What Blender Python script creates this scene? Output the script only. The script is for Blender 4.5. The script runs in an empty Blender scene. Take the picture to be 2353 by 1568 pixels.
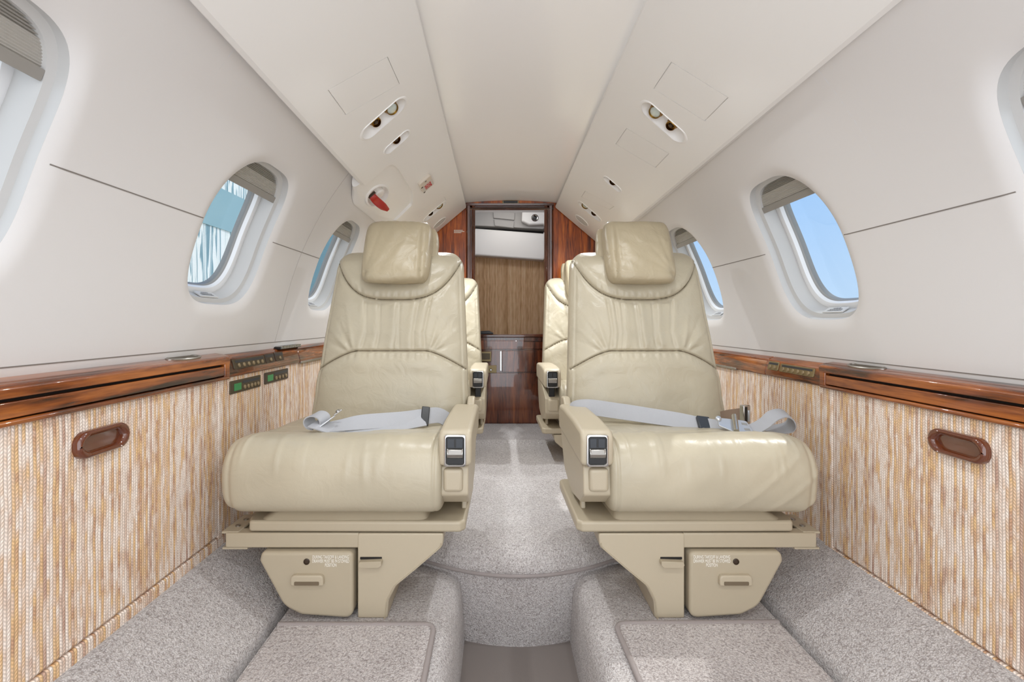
import bpy, bmesh, math, random
import numpy as np
from mathutils import Vector, Matrix, Euler

random.seed(7)
RNG = np.random.RandomState(11)
S = bpy.context.scene
COL = S.collection
H = 0.685            # eye height above the carpeted side floor
F = 2353 * 16 / 36.0

# ------------------------------------------------------------------ helpers
def lin(r, g, b):
    f = lambda c: (c / 255 / 12.92) if c / 255 <= 0.04045 else ((c / 255 + 0.055) / 1.055) ** 2.4
    return (f(r), f(g), f(b), 1.0)

def at(px, py, d):
    """a measured pixel of the photograph at depth d -> a point of the cabin"""
    return Vector(((px - 1145) / F * d - 0.07, d, H + (738 - py) / F * d))

ORG = {}
def tag(o, label=None, cat=None, group=None, kind=None):
    if label: o['label'] = label
    if cat: o['category'] = cat
    if group: o['group'] = group
    if kind: o['kind'] = kind
    return o

def empty(name, loc, label=None, cat=None, group=None, kind=None):
    o = bpy.data.objects.new(name, None); COL.objects.link(o)
    o.location = loc; o.empty_display_size = 0.05
    ORG[o.name] = Vector(loc)
    return tag(o, label, cat, group, kind)

def link(me, name, mat, parent=None, label=None, smooth=35):
    o = bpy.data.objects.new(name, me); COL.objects.link(o)
    if parent is not None:
        org = ORG[parent.name]
        me.transform(Matrix.Translation(-org))
        if parent.data is not None: pass
        o.parent = parent
        ORG[o.name] = org
    else:
        ORG[o.name] = Vector((0, 0, 0))
    if mat is not None:
        if isinstance(mat, (list, tuple)):
            for m in mat: me.materials.append(m)
        else: me.materials.append(mat)
    if smooth:
        for p in me.polygons: p.use_smooth = True
        if smooth < 180: me.set_sharp_from_angle(angle=math.radians(smooth))
    if label: o['label'] = label
    return o

def from_bm(bm, name, mat, parent=None, label=None, smooth=35, normals=True):
    if normals: bmesh.ops.recalc_face_normals(bm, faces=bm.faces)
    me = bpy.data.meshes.new(name); bm.to_mesh(me); bm.free()
    return link(me, name, mat, parent, label, smooth)

def from_np(verts, faces, name, mat, parent=None, label=None, smooth=35, normals=True):
    me = bpy.data.meshes.new(name)
    me.from_pydata([tuple(map(float, v)) for v in verts], [], [tuple(map(int, f)) for f in faces])
    if normals:
        bm = bmesh.new(); bm.from_mesh(me)
        bmesh.ops.recalc_face_normals(bm, faces=bm.faces)
        bm.to_mesh(me); bm.free()
    return link(me, name, mat, parent, label, smooth)

def bevel(o, w, seg=3, angle=30):
    m = o.modifiers.new('bevel', 'BEVEL'); m.width = w; m.segments = seg
    m.limit_method = 'ANGLE'; m.angle_limit = math.radians(angle)
    m.harden_normals = False
    for p in o.data.polygons: p.use_smooth = True
    return o

def bm_box(bm, x0, x1, y0, y1, z0, z1, M=None):
    vs = [bm.verts.new((x, y, z)) for x in (x0, x1) for y in (y0, y1) for z in (z0, z1)]
    if M is not None:
        for v in vs: v.co = M @ v.co
    for f in ((0, 1, 3, 2), (4, 6, 7, 5), (0, 4, 5, 1), (2, 3, 7, 6), (0, 2, 6, 4), (1, 5, 7, 3)):
        bm.faces.new([vs[i] for i in f])
    return vs

def box(name, x0, x1, y0, y1, z0, z1, mat, parent=None, bev=0.0, seg=3, label=None, M=None):
    bm = bmesh.new()
    bm_box(bm, min(x0, x1), max(x0, x1), min(y0, y1), max(y0, y1), min(z0, z1), max(z0, z1), M)
    o = from_bm(bm, name, mat, parent, label)
    if bev: bevel(o, bev, seg)
    return o

def bm_prism(bm, pts, fn0, fn1):
    a = [bm.verts.new(fn0(p)) for p in pts]; b = [bm.verts.new(fn1(p)) for p in pts]
    n = len(pts)
    bm.faces.new(a); bm.faces.new(b[::-1])
    for i in range(n):
        bm.faces.new((a[i], b[i], b[(i + 1) % n], a[(i + 1) % n]))

def prism(name, pts, fn0, fn1, mat, parent=None, bev=0.0, seg=3, label=None, smooth=35):
    bm = bmesh.new(); bm_prism(bm, pts, fn0, fn1)
    o = from_bm(bm, name, mat, parent, label, smooth)
    if bev: bevel(o, bev, seg)
    return o

def rrect(cx, cy, hw, hh, r, n=6):
    out = []
    for (sx, sy, a0) in ((1, 1, 0), (-1, 1, 90), (-1, -1, 180), (1, -1, 270)):
        for k in range(n + 1):
            a = math.radians(a0 + 90 * k / n)
            out.append((cx + sx * (hw - r) + r * math.cos(a), cy + sy * (hh - r) + r * math.sin(a)))
    return out

def fillet(poly, rads, n=5):
    """round the corners of a 2-D polygon"""
    out = []; m = len(poly)
    for i, p in enumerate(poly):
        r = rads[i] if isinstance(rads, (list, tuple)) else rads
        p = Vector(p); a = Vector(poly[i - 1]) - p; b = Vector(poly[(i + 1) % m]) - p
        la, lb = a.length, b.length
        a.normalize(); b.normalize()
        ang = a.angle(b)
        t = min(r / math.tan(ang / 2) if ang < 3.1 else 0, la * .45, lb * .45)
        if t < 1e-5: out.append(tuple(p)); continue
        p0 = p + a * t; p1 = p + b * t
        for k in range(n + 1):
            u = k / n
            q = p0 * (1 - u) ** 2 + p * 2 * u * (1 - u) + p1 * u * u
            out.append(tuple(q))
    return out

def catmull(pts, n=10):
    P = [Vector(p) for p in pts]; P = [P[0] * 2 - P[1]] + P + [P[-1] * 2 - P[-2]]
    out = []
    for i in range(1, len(P) - 2):
        for k in range(n):
            t = k / n
            out.append(0.5 * ((2 * P[i]) + (P[i + 1] - P[i - 1]) * t + (2 * P[i - 1] - 5 * P[i] + 4 * P[i + 1] - P[i + 2]) * t * t + (3 * P[i] - P[i - 1] - 3 * P[i + 1] + P[i + 2]) * t ** 3))
    out.append(P[-2]); return out

def tube(name, pts, r, mat, parent=None, seg=10, label=None, closed=False):
    bm = bmesh.new(); bm_tube(bm, pts, r, seg, closed)
    return from_bm(bm, name, mat, parent, label, 60)

def bm_tube(bm, pts, r, seg=10, closed=False):
    pts = [Vector(p) for p in pts]; rings = []; n = len(pts); up = None
    for i, p in enumerate(pts):
        if closed: t = pts[(i + 1) % n] - pts[i - 1]
        else: t = pts[min(i + 1, n - 1)] - pts[max(i - 1, 0)]
        t.normalize()
        if up is None: up = t.orthogonal().normalized()
        u = (up - t * up.dot(t)).normalized(); up = u; w = t.cross(u)
        rr = r[i] if isinstance(r, (list, tuple)) else r
        rings.append([bm.verts.new(p + (u * math.cos(a) + w * math.sin(a)) * rr) for a in [2 * math.pi * k / seg for k in range(seg)]])
    m = n if closed else n - 1
    for i in range(m):
        A, B = rings[i], rings[(i + 1) % n]
        for k in range(seg): bm.faces.new((A[k], A[(k + 1) % seg], B[(k + 1) % seg], B[k]))
    if not closed:
        bm.faces.new(rings[0][::-1]); bm.faces.new(rings[-1])

def frame_of(n, up=(0, 0, 1)):
    n = Vector(n).normalized(); u = Vector(up); x = u.cross(n)
    if x.length < 1e-4: x = Vector((1, 0, 0)).cross(n)
    x.normalize(); y = n.cross(x)
    return x, y, n

def bm_lathe(bm, prof, M, seg=32):
    """prof: (r, h) pairs about the local z axis of matrix M"""
    rings = []
    for r, h in prof:
        if r < 1e-6: rings.append([bm.verts.new(M @ Vector((0, 0, h)))])
        else: rings.append([bm.verts.new(M @ Vector((r * math.cos(2 * math.pi * k / seg), r * math.sin(2 * math.pi * k / seg), h))) for k in range(seg)])
    for A, B in zip(rings[:-1], rings[1:]):
        for k in range(seg):
            k2 = (k + 1) % seg
            if len(A) == 1 and len(B) == 1: continue
            if len(A) == 1: bm.faces.new((A[0], B[k], B[k2]))
            elif len(B) == 1: bm.faces.new((A[k], A[k2], B[0]))
            else: bm.faces.new((A[k], A[k2], B[k2], B[k]))

def lathe(name, prof, M, mat, parent=None, seg=32, label=None, smooth=35):
    bm = bmesh.new(); bm_lathe(bm, prof, M, seg)
    return from_bm(bm, name, mat, parent, label, smooth)

def mat_frame(o, x, y, z):
    return Matrix(((x[0], y[0], z[0], o[0]), (x[1], y[1], z[1], o[1]), (x[2], y[2], z[2], o[2]), (0, 0, 0, 1)))

def loft(rings, cap=True):
    """rings: (n, m, 3) closed loops"""
    R = np.asarray(rings); n, m, _ = R.shape
    V = R.reshape(-1, 3).tolist(); Fs = []
    for i in range(n - 1):
        for k in range(m):
            k2 = (k + 1) % m
            Fs.append((i * m + k, i * m + k2, (i + 1) * m + k2, (i + 1) * m + k))
    if cap:
        for i, rev in ((0, True), (n - 1, False)):
            c = len(V); V.append(R[i].mean(0).tolist())
            for k in range(m):
                a, b = i * m + k, i * m + (k + 1) % m
                Fs.append((c, b, a) if rev else (c, a, b))
    return V, Fs

def superellipse(n, m):
    t = np.linspace(0, 2 * np.pi, 4000, endpoint=False)
    c, s = np.cos(t), np.sin(t)
    x = np.sign(c) * np.abs(c) ** (2 / n); y = np.sign(s) * np.abs(s) ** (2 / n)
    return x, y

def resample(x, y, m):
    X = np.append(x, x[0]); Y = np.append(y, y[0])
    L = np.concatenate([[0], np.cumsum(np.hypot(np.diff(X), np.diff(Y)))])
    q = np.linspace(0, L[-1], m, endpoint=False)
    return np.interp(q, L, X), np.interp(q, L, Y)

def text_mesh(name, body, size, M, mat, parent=None, align='CENTER', extrude=0.0004, sx=1.0):
    cu = bpy.data.curves.new(name, 'FONT'); cu.body = body; cu.size = size
    cu.align_x = align; cu.align_y = 'CENTER'; cu.extrude = extrude; cu.space_line = 0.85
    o = bpy.data.objects.new(name, cu); COL.objects.link(o)
    dg = bpy.context.evaluated_depsgraph_get(); dg.update()
    me = bpy.data.meshes.new_from_object(o.evaluated_get(dg))
    bpy.data.objects.remove(o); bpy.data.curves.remove(cu)
    me.transform(M @ Matrix.Diagonal((sx, 1, 1, 1)))
    return link(me, name, mat, parent, smooth=0)

def apply_mods(o):
    dg = bpy.context.evaluated_depsgraph_get(); dg.update()
    me = bpy.data.meshes.new_from_object(o.evaluated_get(dg))
    o.modifiers.clear(); old = o.data; o.data = me
    return o

def boolean(o, cutters):
    for c in cutters:
        m = o.modifiers.new('cut', 'BOOLEAN'); m.operation = 'DIFFERENCE'; m.object = c; m.solver = 'EXACT'
    apply_mods(o)
    for c in cutters: bpy.data.objects.remove(c)
    for p in o.data.polygons: p.use_smooth = True
    o.data.set_sharp_from_angle(angle=math.radians(32))

# ------------------------------------------------------------------ materials
def new_mat(name):
    m = bpy.data.materials.new(name); m.use_nodes = True
    nt = m.node_tree; b = nt.nodes['Principled BSDF']
    return m, nt, b

def N(nt, t, **kw):
    n = nt.nodes.new(t)
    for k, v in kw.items():
        if hasattr(n, k): setattr(n, k, v)
    return n

def ramp(nt, stops, interp='LINEAR'):
    r = nt.nodes.new('ShaderNodeValToRGB'); e = r.color_ramp.elements
    r.color_ramp.interpolation = interp
    while len(e) < len(stops): e.new(0.5)
    for i, (p, c) in enumerate(stops):
        e[i].position = p; e[i].color = c
    return r

def coords(nt, scale=(1, 1, 1)):
    tc = nt.nodes.new('ShaderNodeTexCoord'); mp = nt.nodes.new('ShaderNodeMapping')
    mp.inputs['Scale'].default_value = scale
    nt.links.new(tc.outputs['Object'], mp.inputs['Vector'])
    return mp.outputs['Vector']

def plain(name, col, rough=0.5, metal=0.0, coat=0.0, bump=0.0, bscale=200, spec=0.5, emit=None):
    m, nt, b = new_mat(name)
    b.inputs['Base Color'].default_value = col; b.inputs['Roughness'].default_value = rough
    b.inputs['Metallic'].default_value = metal; b.inputs['Coat Weight'].default_value = coat
    b.inputs['Coat Roughness'].default_value = 0.04
    b.inputs['Specular IOR Level'].default_value = spec
    if emit:
        b.inputs['Emission Color'].default_value = emit[0]; b.inputs['Emission Strength'].default_value = emit[1]
    if bump:
        n = N(nt, 'ShaderNodeTexNoise'); n.inputs['Scale'].default_value = bscale; n.inputs['Detail'].default_value = 3
        nt.links.new(coords(nt), n.inputs['Vector'])
        bp = N(nt, 'ShaderNodeBump'); bp.inputs['Strength'].default_value = bump; bp.inputs['Distance'].default_value = 0.002
        nt.links.new(n.outputs['Fac'], bp.inputs['Height']); nt.links.new(bp.outputs['Normal'], b.inputs['Normal'])
    return m

def wood(name, axis, dark, mid, light, scale=1.0, rough=0.22, coat=1.0, pos=(0.36, 0.5, 0.68)):
    m, nt, b = new_mat(name)
    sc = {'X': (0.8, 9, 9), 'Y': (9, 0.8, 9), 'Z': (9, 9, 0.8)}[axis]
    v = coords(nt, tuple(s * scale for s in sc))
    n1 = N(nt, 'ShaderNodeTexNoise'); n1.inputs['Scale'].default_value = 2.2; n1.inputs['Detail'].default_value = 5; n1.inputs['Distortion'].default_value = 0.9
    n2 = N(nt, 'ShaderNodeTexNoise'); n2.inputs['Scale'].default_value = 14; n2.inputs['Detail'].default_value = 4; n2.inputs['Distortion'].default_value = .3
    nt.links.new(v, n1.inputs['Vector']); nt.links.new(v, n2.inputs['Vector'])
    mx = N(nt, 'ShaderNodeMix'); mx.inputs[0].default_value = 0.3
    nt.links.new(n1.outputs['Fac'], mx.inputs[2]); nt.links.new(n2.outputs['Fac'], mx.inputs[3])
    r = ramp(nt, [(pos[0], dark), (pos[1], mid), (pos[2], light)])
    nt.links.new(mx.outputs[0], r.inputs['Fac']); nt.links.new(r.outputs['Color'], b.inputs['Base Color'])
    b.inputs['Roughness'].default_value = rough; b.inputs['Coat Weight'].default_value = coat
    b.inputs['Coat Roughness'].default_value = 0.03
    return m

def woven(name, axis, cols, width=0.0050, bstr=0.55):
    """cloth of upright yarns: every yarn has a colour of its own and is twisted"""
    m, nt, b = new_mat(name); L = nt.links.new
    tc = N(nt, 'ShaderNodeTexCoord'); sp = N(nt, 'ShaderNodeSeparateXYZ'); L(tc.outputs['Object'], sp.inputs[0])
    # the yarns waver a little
    wob = N(nt, 'ShaderNodeTexNoise'); wob.inputs['Scale'].default_value = 9; wob.inputs['Detail'].default_value = 1
    L(tc.outputs['Object'], wob.inputs['Vector'])
    def math_(op, a, bb=None, c=None):
        n = N(nt, 'ShaderNodeMath', operation=op)
        for i, q in enumerate((a, bb, c)):
            if q is None: continue
            if isinstance(q, (int, float)): n.inputs[i].default_value = q
            else: L(q, n.inputs[i])
        return n.outputs[0]
    u = math_('MULTIPLY', sp.outputs[axis], 1 / width)
    u = math_('ADD', u, math_('MULTIPLY', wob.outputs['Fac'], 1.2))
    idx = math_('FLOOR', u); fr = math_('FRACT', u)
    z = sp.outputs['Z']
    wn = N(nt, 'ShaderNodeTexWhiteNoise', noise_dimensions='1D'); L(idx, wn.inputs['W'])
    # runs of neighbouring yarns share a tone
    cn = N(nt, 'ShaderNodeTexNoise', noise_dimensions='1D'); cn.inputs['Scale'].default_value = 0.33; cn.inputs['Detail'].default_value = 2
    L(idx, cn.inputs['W'])
    vv = N(nt, 'ShaderNodeCombineXYZ'); L(math_('MULTIPLY', idx, 3.7), vv.inputs[0]); L(math_('MULTIPLY', z, 9.0), vv.inputs[1])
    zn = N(nt, 'ShaderNodeTexNoise'); zn.inputs['Scale'].default_value = 1.5; zn.inputs['Detail'].default_value = 3; L(vv.outputs[0], zn.inputs['Vector'])
    tone = math_('ADD', math_('MULTIPLY', wn.outputs['Value'], .30), math_('ADD', math_('MULTIPLY', math_('SUBTRACT', cn.outputs['Fac'], .5), 1.15), math_('MULTIPLY', math_('SUBTRACT', zn.outputs['Fac'], .5), 1.1)))
    tone = math_('ADD', tone, .35)
    r = ramp(nt, cols); L(tone, r.inputs['Fac'])
    # twist: slanted strokes whose slant flips from yarn to yarn
    par = math_('SUBTRACT', math_('MULTIPLY', math_('PINGPONG', idx, 1), 2), 1)
    ph = math_('ADD', math_('MULTIPLY', z, 2 * math.pi / 0.0056), math_('MULTIPLY', math_('MULTIPLY', fr, par), 4.5))
    st = math_('MULTIPLY_ADD', math_('SINE', ph), .5, .5)
    edge = math_('MULTIPLY', math_('SUBTRACT', 1, math_('ABSOLUTE', math_('MULTIPLY_ADD', fr, 2, -1))), 1.6)
    edge = math_('MINIMUM', edge, 1)
    hgt = math_('MULTIPLY', edge, math_('MULTIPLY_ADD', st, .7, .3))
    mul = math_('MULTIPLY_ADD', hgt, .54, .66)
    mc = N(nt, 'ShaderNodeMix', data_type='RGBA', blend_type='MULTIPLY'); mc.inputs[0].default_value = 1
    L(r.outputs['Color'], mc.inputs[6]); L(mul, mc.inputs[7]); L(mc.outputs[2], b.inputs['Base Color'])
    bp = N(nt, 'ShaderNodeBump'); bp.inputs['Strength'].default_value = bstr; bp.inputs['Distance'].default_value = 0.0015
    L(hgt, bp.inputs['Height']); L(bp.outputs['Normal'], b.inputs['Normal'])
    b.inputs['Roughness'].default_value = 0.9; b.inputs['Specular IOR Level'].default_value = .15
    return m

def carpet_mat(name, c0, c1, scale=330):
    m, nt, b = new_mat(name); L = nt.links.new
    v = coords(nt)
    vo = N(nt, 'ShaderNodeTexVoronoi'); vo.inputs['Scale'].default_value = scale; vo.inputs['Randomness'].default_value = 1
    n = N(nt, 'ShaderNodeTexNoise'); n.inputs['Scale'].default_value = 160; n.inputs['Detail'].default_value = 4
    n2 = N(nt, 'ShaderNodeTexNoise'); n2.inputs['Scale'].default_value = 7; n2.inputs['Detail'].default_value = 3
    dn = N(nt, 'ShaderNodeTexNoise'); dn.inputs['Scale'].default_value = 120; dn.inputs['Detail'].default_value = 1
    L(v, dn.inputs['Vector'])
    mixv = N(nt, 'ShaderNodeVectorMath', operation='MULTIPLY_ADD'); mixv.inputs[1].default_value = (.006, .006, .006)
    L(dn.outputs['Color'], mixv.inputs[0]); L(v, mixv.inputs[2])
    L(mixv.outputs[0], vo.inputs['Vector']); L(v, n.inputs['Vector']); L(v, n2.inputs['Vector'])
    r = ramp(nt, [(0.05, c1), (0.75, c0)])
    a = N(nt, 'ShaderNodeMath', operation='MULTIPLY_ADD'); a.inputs[1].default_value = -.75; a.inputs[2].default_value = .75
    L(vo.outputs['Distance'], a.inputs[0])
    a2 = N(nt, 'ShaderNodeMath', operation='MULTIPLY_ADD'); a2.inputs[1].default_value = .9; L(n.outputs['Fac'], a2.inputs[0])
    s = N(nt, 'ShaderNodeMath', operation='SUBTRACT'); L(a.outputs[0], s.inputs[0]); s.inputs[1].default_value = .42
    L(s.outputs[0], a2.inputs[2])
    a3 = N(nt, 'ShaderNodeMath', operation='MULTIPLY_ADD'); a3.inputs[1].default_value = .35; L(n2.outputs['Fac'], a3.inputs[0])
    s2 = N(nt, 'ShaderNodeMath', operation='SUBTRACT'); L(a2.outputs[0], s2.inputs[0]); s2.inputs[1].default_value = .17; L(s2.outputs[0], a3.inputs[2])
    L(a3.outputs[0], r.inputs['Fac']); L(r.outputs['Color'], b.inputs['Base Color'])
    bp = N(nt, 'ShaderNodeBump'); bp.inputs['Strength'].default_value = .8; bp.inputs['Distance'].default_value = .003
    L(a2.outputs[0], bp.inputs['Height']); L(bp.outputs['Normal'], b.inputs['Normal'])
    b.inputs['Roughness'].default_value = .95; b.inputs['Specular IOR Level'].default_value = .1
    b.inputs['Sheen Weight'].default_value = .15
    return m

def leather_mat(name, col, rough=.36, crease=.25):
    m, nt, b = new_mat(name); L = nt.links.new
    v = coords(nt)
    n = N(nt, 'ShaderNodeTexNoise'); n.inputs['Scale'].default_value = 6; n.inputs['Detail'].default_value = 3
    L(v, n.inputs['Vector'])
    c2 = tuple(c * .86 for c in col[:3]) + (1,)
    r = ramp(nt, [(.3, c2), (.7, col)]); L(n.outputs['Fac'], r.inputs['Fac']); L(r.outputs['Color'], b.inputs['Base Color'])
    g = N(nt, 'ShaderNodeTexVoronoi'); g.inputs['Scale'].default_value = 650; L(v, g.inputs['Vector'])
    w = N(nt, 'ShaderNodeTexNoise'); w.inputs['Scale'].default_value = 22; w.inputs['Detail'].default_value = 4; w.inputs['Distortion'].default_value = 1.2
    L(v, w.inputs['Vector'])
    b1 = N(nt, 'ShaderNodeBump'); b1.inputs['Strength'].default_value = crease; b1.inputs['Distance'].default_value = .006
    L(w.outputs['Fac'], b1.inputs['Height'])
    b2 = N(nt, 'ShaderNodeBump'); b2.inputs['Strength'].default_value = .10; b2.inputs['Distance'].default_value = .0006
    L(g.outputs['Distance'], b2.inputs['Height']); L(b1.outputs['Normal'], b2.inputs['Normal']); L(b2.outputs['Normal'], b.inputs['Normal'])
    b.inputs['Roughness'].default_value = rough
    return m

def glass_mat(name, tint, refl=.06):
    m = bpy.data.materials.new(name); m.use_nodes = True; nt = m.node_tree
    nt.nodes.remove(nt.nodes['Principled BSDF'])
    out = nt.nodes['Material Output']
    t = N(nt, 'ShaderNodeBsdfTransparent'); t.inputs['Color'].default_value = tint
    g = N(nt, 'ShaderNodeBsdfGlossy'); g.inputs['Roughness'].default_value = .02
    mx = N(nt, 'ShaderNodeMixShader'); mx.inputs[0].default_value = refl
    nt.links.new(t.outputs[0], mx.inputs[1]); nt.links.new(g.outputs[0], mx.inputs[2]); nt.links.new(mx.outputs[0], out.inputs['Surface'])
    return m

M_WALL = plain('white_vinyl', lin(222, 219, 217), .62, bump=.03, bscale=500)
M_CEIL = plain('ceiling_vinyl', lin(249, 247, 245), .25, coat=.25)
M_SVC = plain('white_moulding', lin(241, 239, 236), .42)
M_REVEAL = plain('reveal_plastic', lin(196, 195, 193), .4)
M_TRIMW = plain('window_trim_white', lin(236, 238, 240), .3)
M_GASKET = plain('grey_gasket', lin(150, 149, 146), .6)
M_SEAM = plain('panel_gap', lin(130, 123, 117), .8)
M_SEAML = plain('soft_panel_gap', lin(188, 183, 178), .8)
M_DARKGAP = plain('dark_gap', lin(30, 26, 24), .8)
M_GLASS = glass_mat('cabin_glass', (.71, .735, .755, 1))
M_SHADE = plain('pleated_shade', lin(186, 182, 175), .7)
M_SHADEBAR = plain('shade_bar', lin(150, 146, 140), .5)
M_LEATHER = leather_mat('cream_leather', lin(194, 184, 161), .33, .42)
M_HEAD = leather_mat('headrest_leather', lin(182, 168, 140), .38, .5)
M_CUSH = leather_mat('seat_leather', lin(191, 181, 158), .33, .2)
M_PLAS = plain('beige_moulding', lin(181, 169, 146), .42, bump=.05, bscale=900)
M_PLAS2 = plain('beige_leather_trim', lin(187, 175, 152), .4, bump=.08, bscale=700)
M_SEAMB = plain('stitch_brown', lin(112, 98, 78), .8)
M_CHROME = plain('chrome', lin(205, 205, 203), .18, 1)
M_STEEL = plain('brushed_steel', lin(170, 166, 160), .32, 1)
M_BRASS = plain('gold_nozzle', lin(150, 112, 48), .22, 1)
M_LENS = plain('lens_glass', lin(205, 215, 210), .08, .2, 1)
M_BLACK = plain('black_plastic', lin(28, 27, 27), .35)
M_BRONZE = plain('bronze_plate', lin(92, 82, 66), .4, .5)
M_BRONZEL = plain('gold_plate', lin(150, 133, 98), .35, .6)
M_BROWNP = plain('brown_plate', lin(62, 48, 36), .35)
M_BTN = plain('button_bronze', lin(160, 142, 112), .3, .5)
M_LCD = plain('green_display', lin(58, 140, 84), .3)
M_STRIP = plain('dark_legend_strip', lin(52, 56, 62), .4)
M_MARK = plain('pale_legend', lin(170, 172, 168), .5)
M_WEB = plain('grey_webbing', lin(176, 177, 181), .6, bump=.25, bscale=900)
M_WEBT = plain('tan_webbing', lin(150, 128, 112), .7)
M_CLIP = plain('buckle_alloy', lin(205, 208, 212), .28, .7)
M_PLAC = plain('placard_plastic', lin(206, 205, 203), .45)
M_RED = plain('red_handle', lin(165, 28, 12), .3, coat=.5)
M_REDTXT = plain('red_lettering', lin(196, 24, 28), .5)
M_SIGN = plain('sign_plastic', lin(216, 206, 192), .35)
M_WTXT = plain('white_lettering', lin(244, 240, 230), .5)
M_DTXT = plain('dark_lettering', lin(70, 70, 72), .6)
M_SPK = plain('speaker_cloth', lin(214, 212, 208), .8, bump=.4, bscale=1500)
M_ROSE = wood('rosewood_ledge', 'Y', lin(40, 20, 9), lin(124, 62, 22), lin(178, 102, 40), 1.5, coat=.8)
M_BULK = wood('rosewood_bulkhead', 'Z', lin(92, 36, 8), lin(168, 80, 22), lin(214, 120, 42), 1.5, .32, coat=.15)
M_JAMB = wood('rosewood_jamb', 'Z', lin(52, 26, 16), lin(84, 44, 28), lin(112, 62, 40), 1.6, .2)
M_CABW = wood('rosewood_cabinet', 'Z', lin(60, 26, 14), lin(104, 52, 28), lin(140, 78, 42), 1.7, .18)
M_PULL = plain('varnished_pull', lin(98, 46, 20), .1, coat=1)
M_FAB = woven('woven_sidewall_cloth', 1, [(.0, lin(186, 152, 136)), (.14, lin(206, 174, 154)), (.28, lin(232, 212, 196)), (.42, lin(246, 232, 220)), (.54, lin(226, 196, 170)), (.66, lin(232, 194, 146)), (.78, lin(198, 158, 130)), (.90, lin(240, 222, 206)), (1.0, lin(206, 174, 154))])
M_LAVF = woven('brown_striped_cloth', 0, [(.0, lin(170, 132, 94)), (.3, lin(200, 162, 122)), (.6, lin(220, 184, 146)), (.85, lin(230, 202, 164)), (1, lin(204, 168, 128))], .0075, .3)
M_CARPET = carpet_mat('grey_carpet', lin(216, 211, 209), lin(152, 144, 141))
M_CARPET2 = carpet_mat('grey_carpet_mat', lin(210, 203, 200), lin(146, 137, 134), 300)
M_VINYL = plain('aisle_vinyl', lin(136, 127, 122), .75, bump=.1, bscale=300)
M_PIPING = plain('carpet_piping', lin(152, 143, 140), .8, bump=.3, bscale=600)
M_LAVG = plain('lavatory_grey', lin(165, 161, 157), .5, bump=.03, bscale=300)
M_LAVW = plain('lavatory_white_panel', lin(222, 219, 216), .5)
M_CONC = plain('apron_concrete', lin(170, 168, 162), .9)

# ------------------------------------------------------------------ cabin shape
PROF = [(-.30, .815), (-.105, .786), (-.083, .780), (0, .758), (.1, .731), (.2, .698), (.29, .658), (.35, .626), (.45, .560), (.55, .478), (.65, .370), (.70, .305)]
_pz = np.array([p[0] for p in PROF]); _px = np.array([p[1] for p in PROF])
def _spline():
    # natural cubic through the profile
    n = len(_pz); h = np.diff(_pz); A = np.zeros((n, n)); r = np.zeros(n); A[0, 0] = A[-1, -1] = 1
    for i in range(1, n - 1):
        A[i, i - 1] = h[i - 1]; A[i, i] = 2 * (h[i - 1] + h[i]); A[i, i + 1] = h[i]
        r[i] = 6 * ((_px[i + 1] - _px[i]) / h[i] - (_px[i] - _px[i - 1]) / h[i - 1])
    return np.linalg.solve(A, r)
_m = _spline()
def wallx(z):
    z = min(max(z, _pz[0]), _pz[-1]); i = min(max(int(np.searchsorted(_pz, z)) - 1, 0), len(_pz) - 2)
    h = _pz[i + 1] - _pz[i]; a = (_pz[i + 1] - z) / h; b = (z - _pz[i]) / h
    return a * _px[i] + b * _px[i + 1] + ((a ** 3 - a) * _m[i] + (b ** 3 - b) * _m[i + 1]) * h * h / 6
DZ = {-1: .016, 1: -.012}
def wallp(s, y, z, out=0.0):
    """point of side wall s (-1 left, +1 right) at depth y, profile height z, pushed outward by out"""
    x = wallx(z); dx = (wallx(z + .004) - wallx(z - .004)) / .008
    n = Vector((1, -dx)).normalized()
    return Vector((s * (x + n.x * out), y, H + DZ[s] + z + n.y * out))

Y0, YB = -.42, 2.56          # open cockpit end, rear bulkhead
ZLO, ZHI = -.105, .69
WINS = {-1: [.490, 1.121, 1.752], 1: [.528, 1.163, 1.785]}
WA, WB, WZ = .137, .170, .192   # window half width, half height, centre
BAY = .305
WBS = {-1: .170, 1: .179}   # the two sides differ a little in height
def hole(th, a=WA, b=None, n=3.6):
    b = WB if b is None else b
    c, s = math.cos(th), math.sin(th)
    # the corner toward the nose at the top is the most rounded
    n *= (.62 if c < 0 else 1.2) if s > 0 else (1.1 if c < 0 else .85)
    r = (abs(c / a) ** n + abs(s / b) ** n) ** (-1 / n)
    return r * c, r * s

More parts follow.
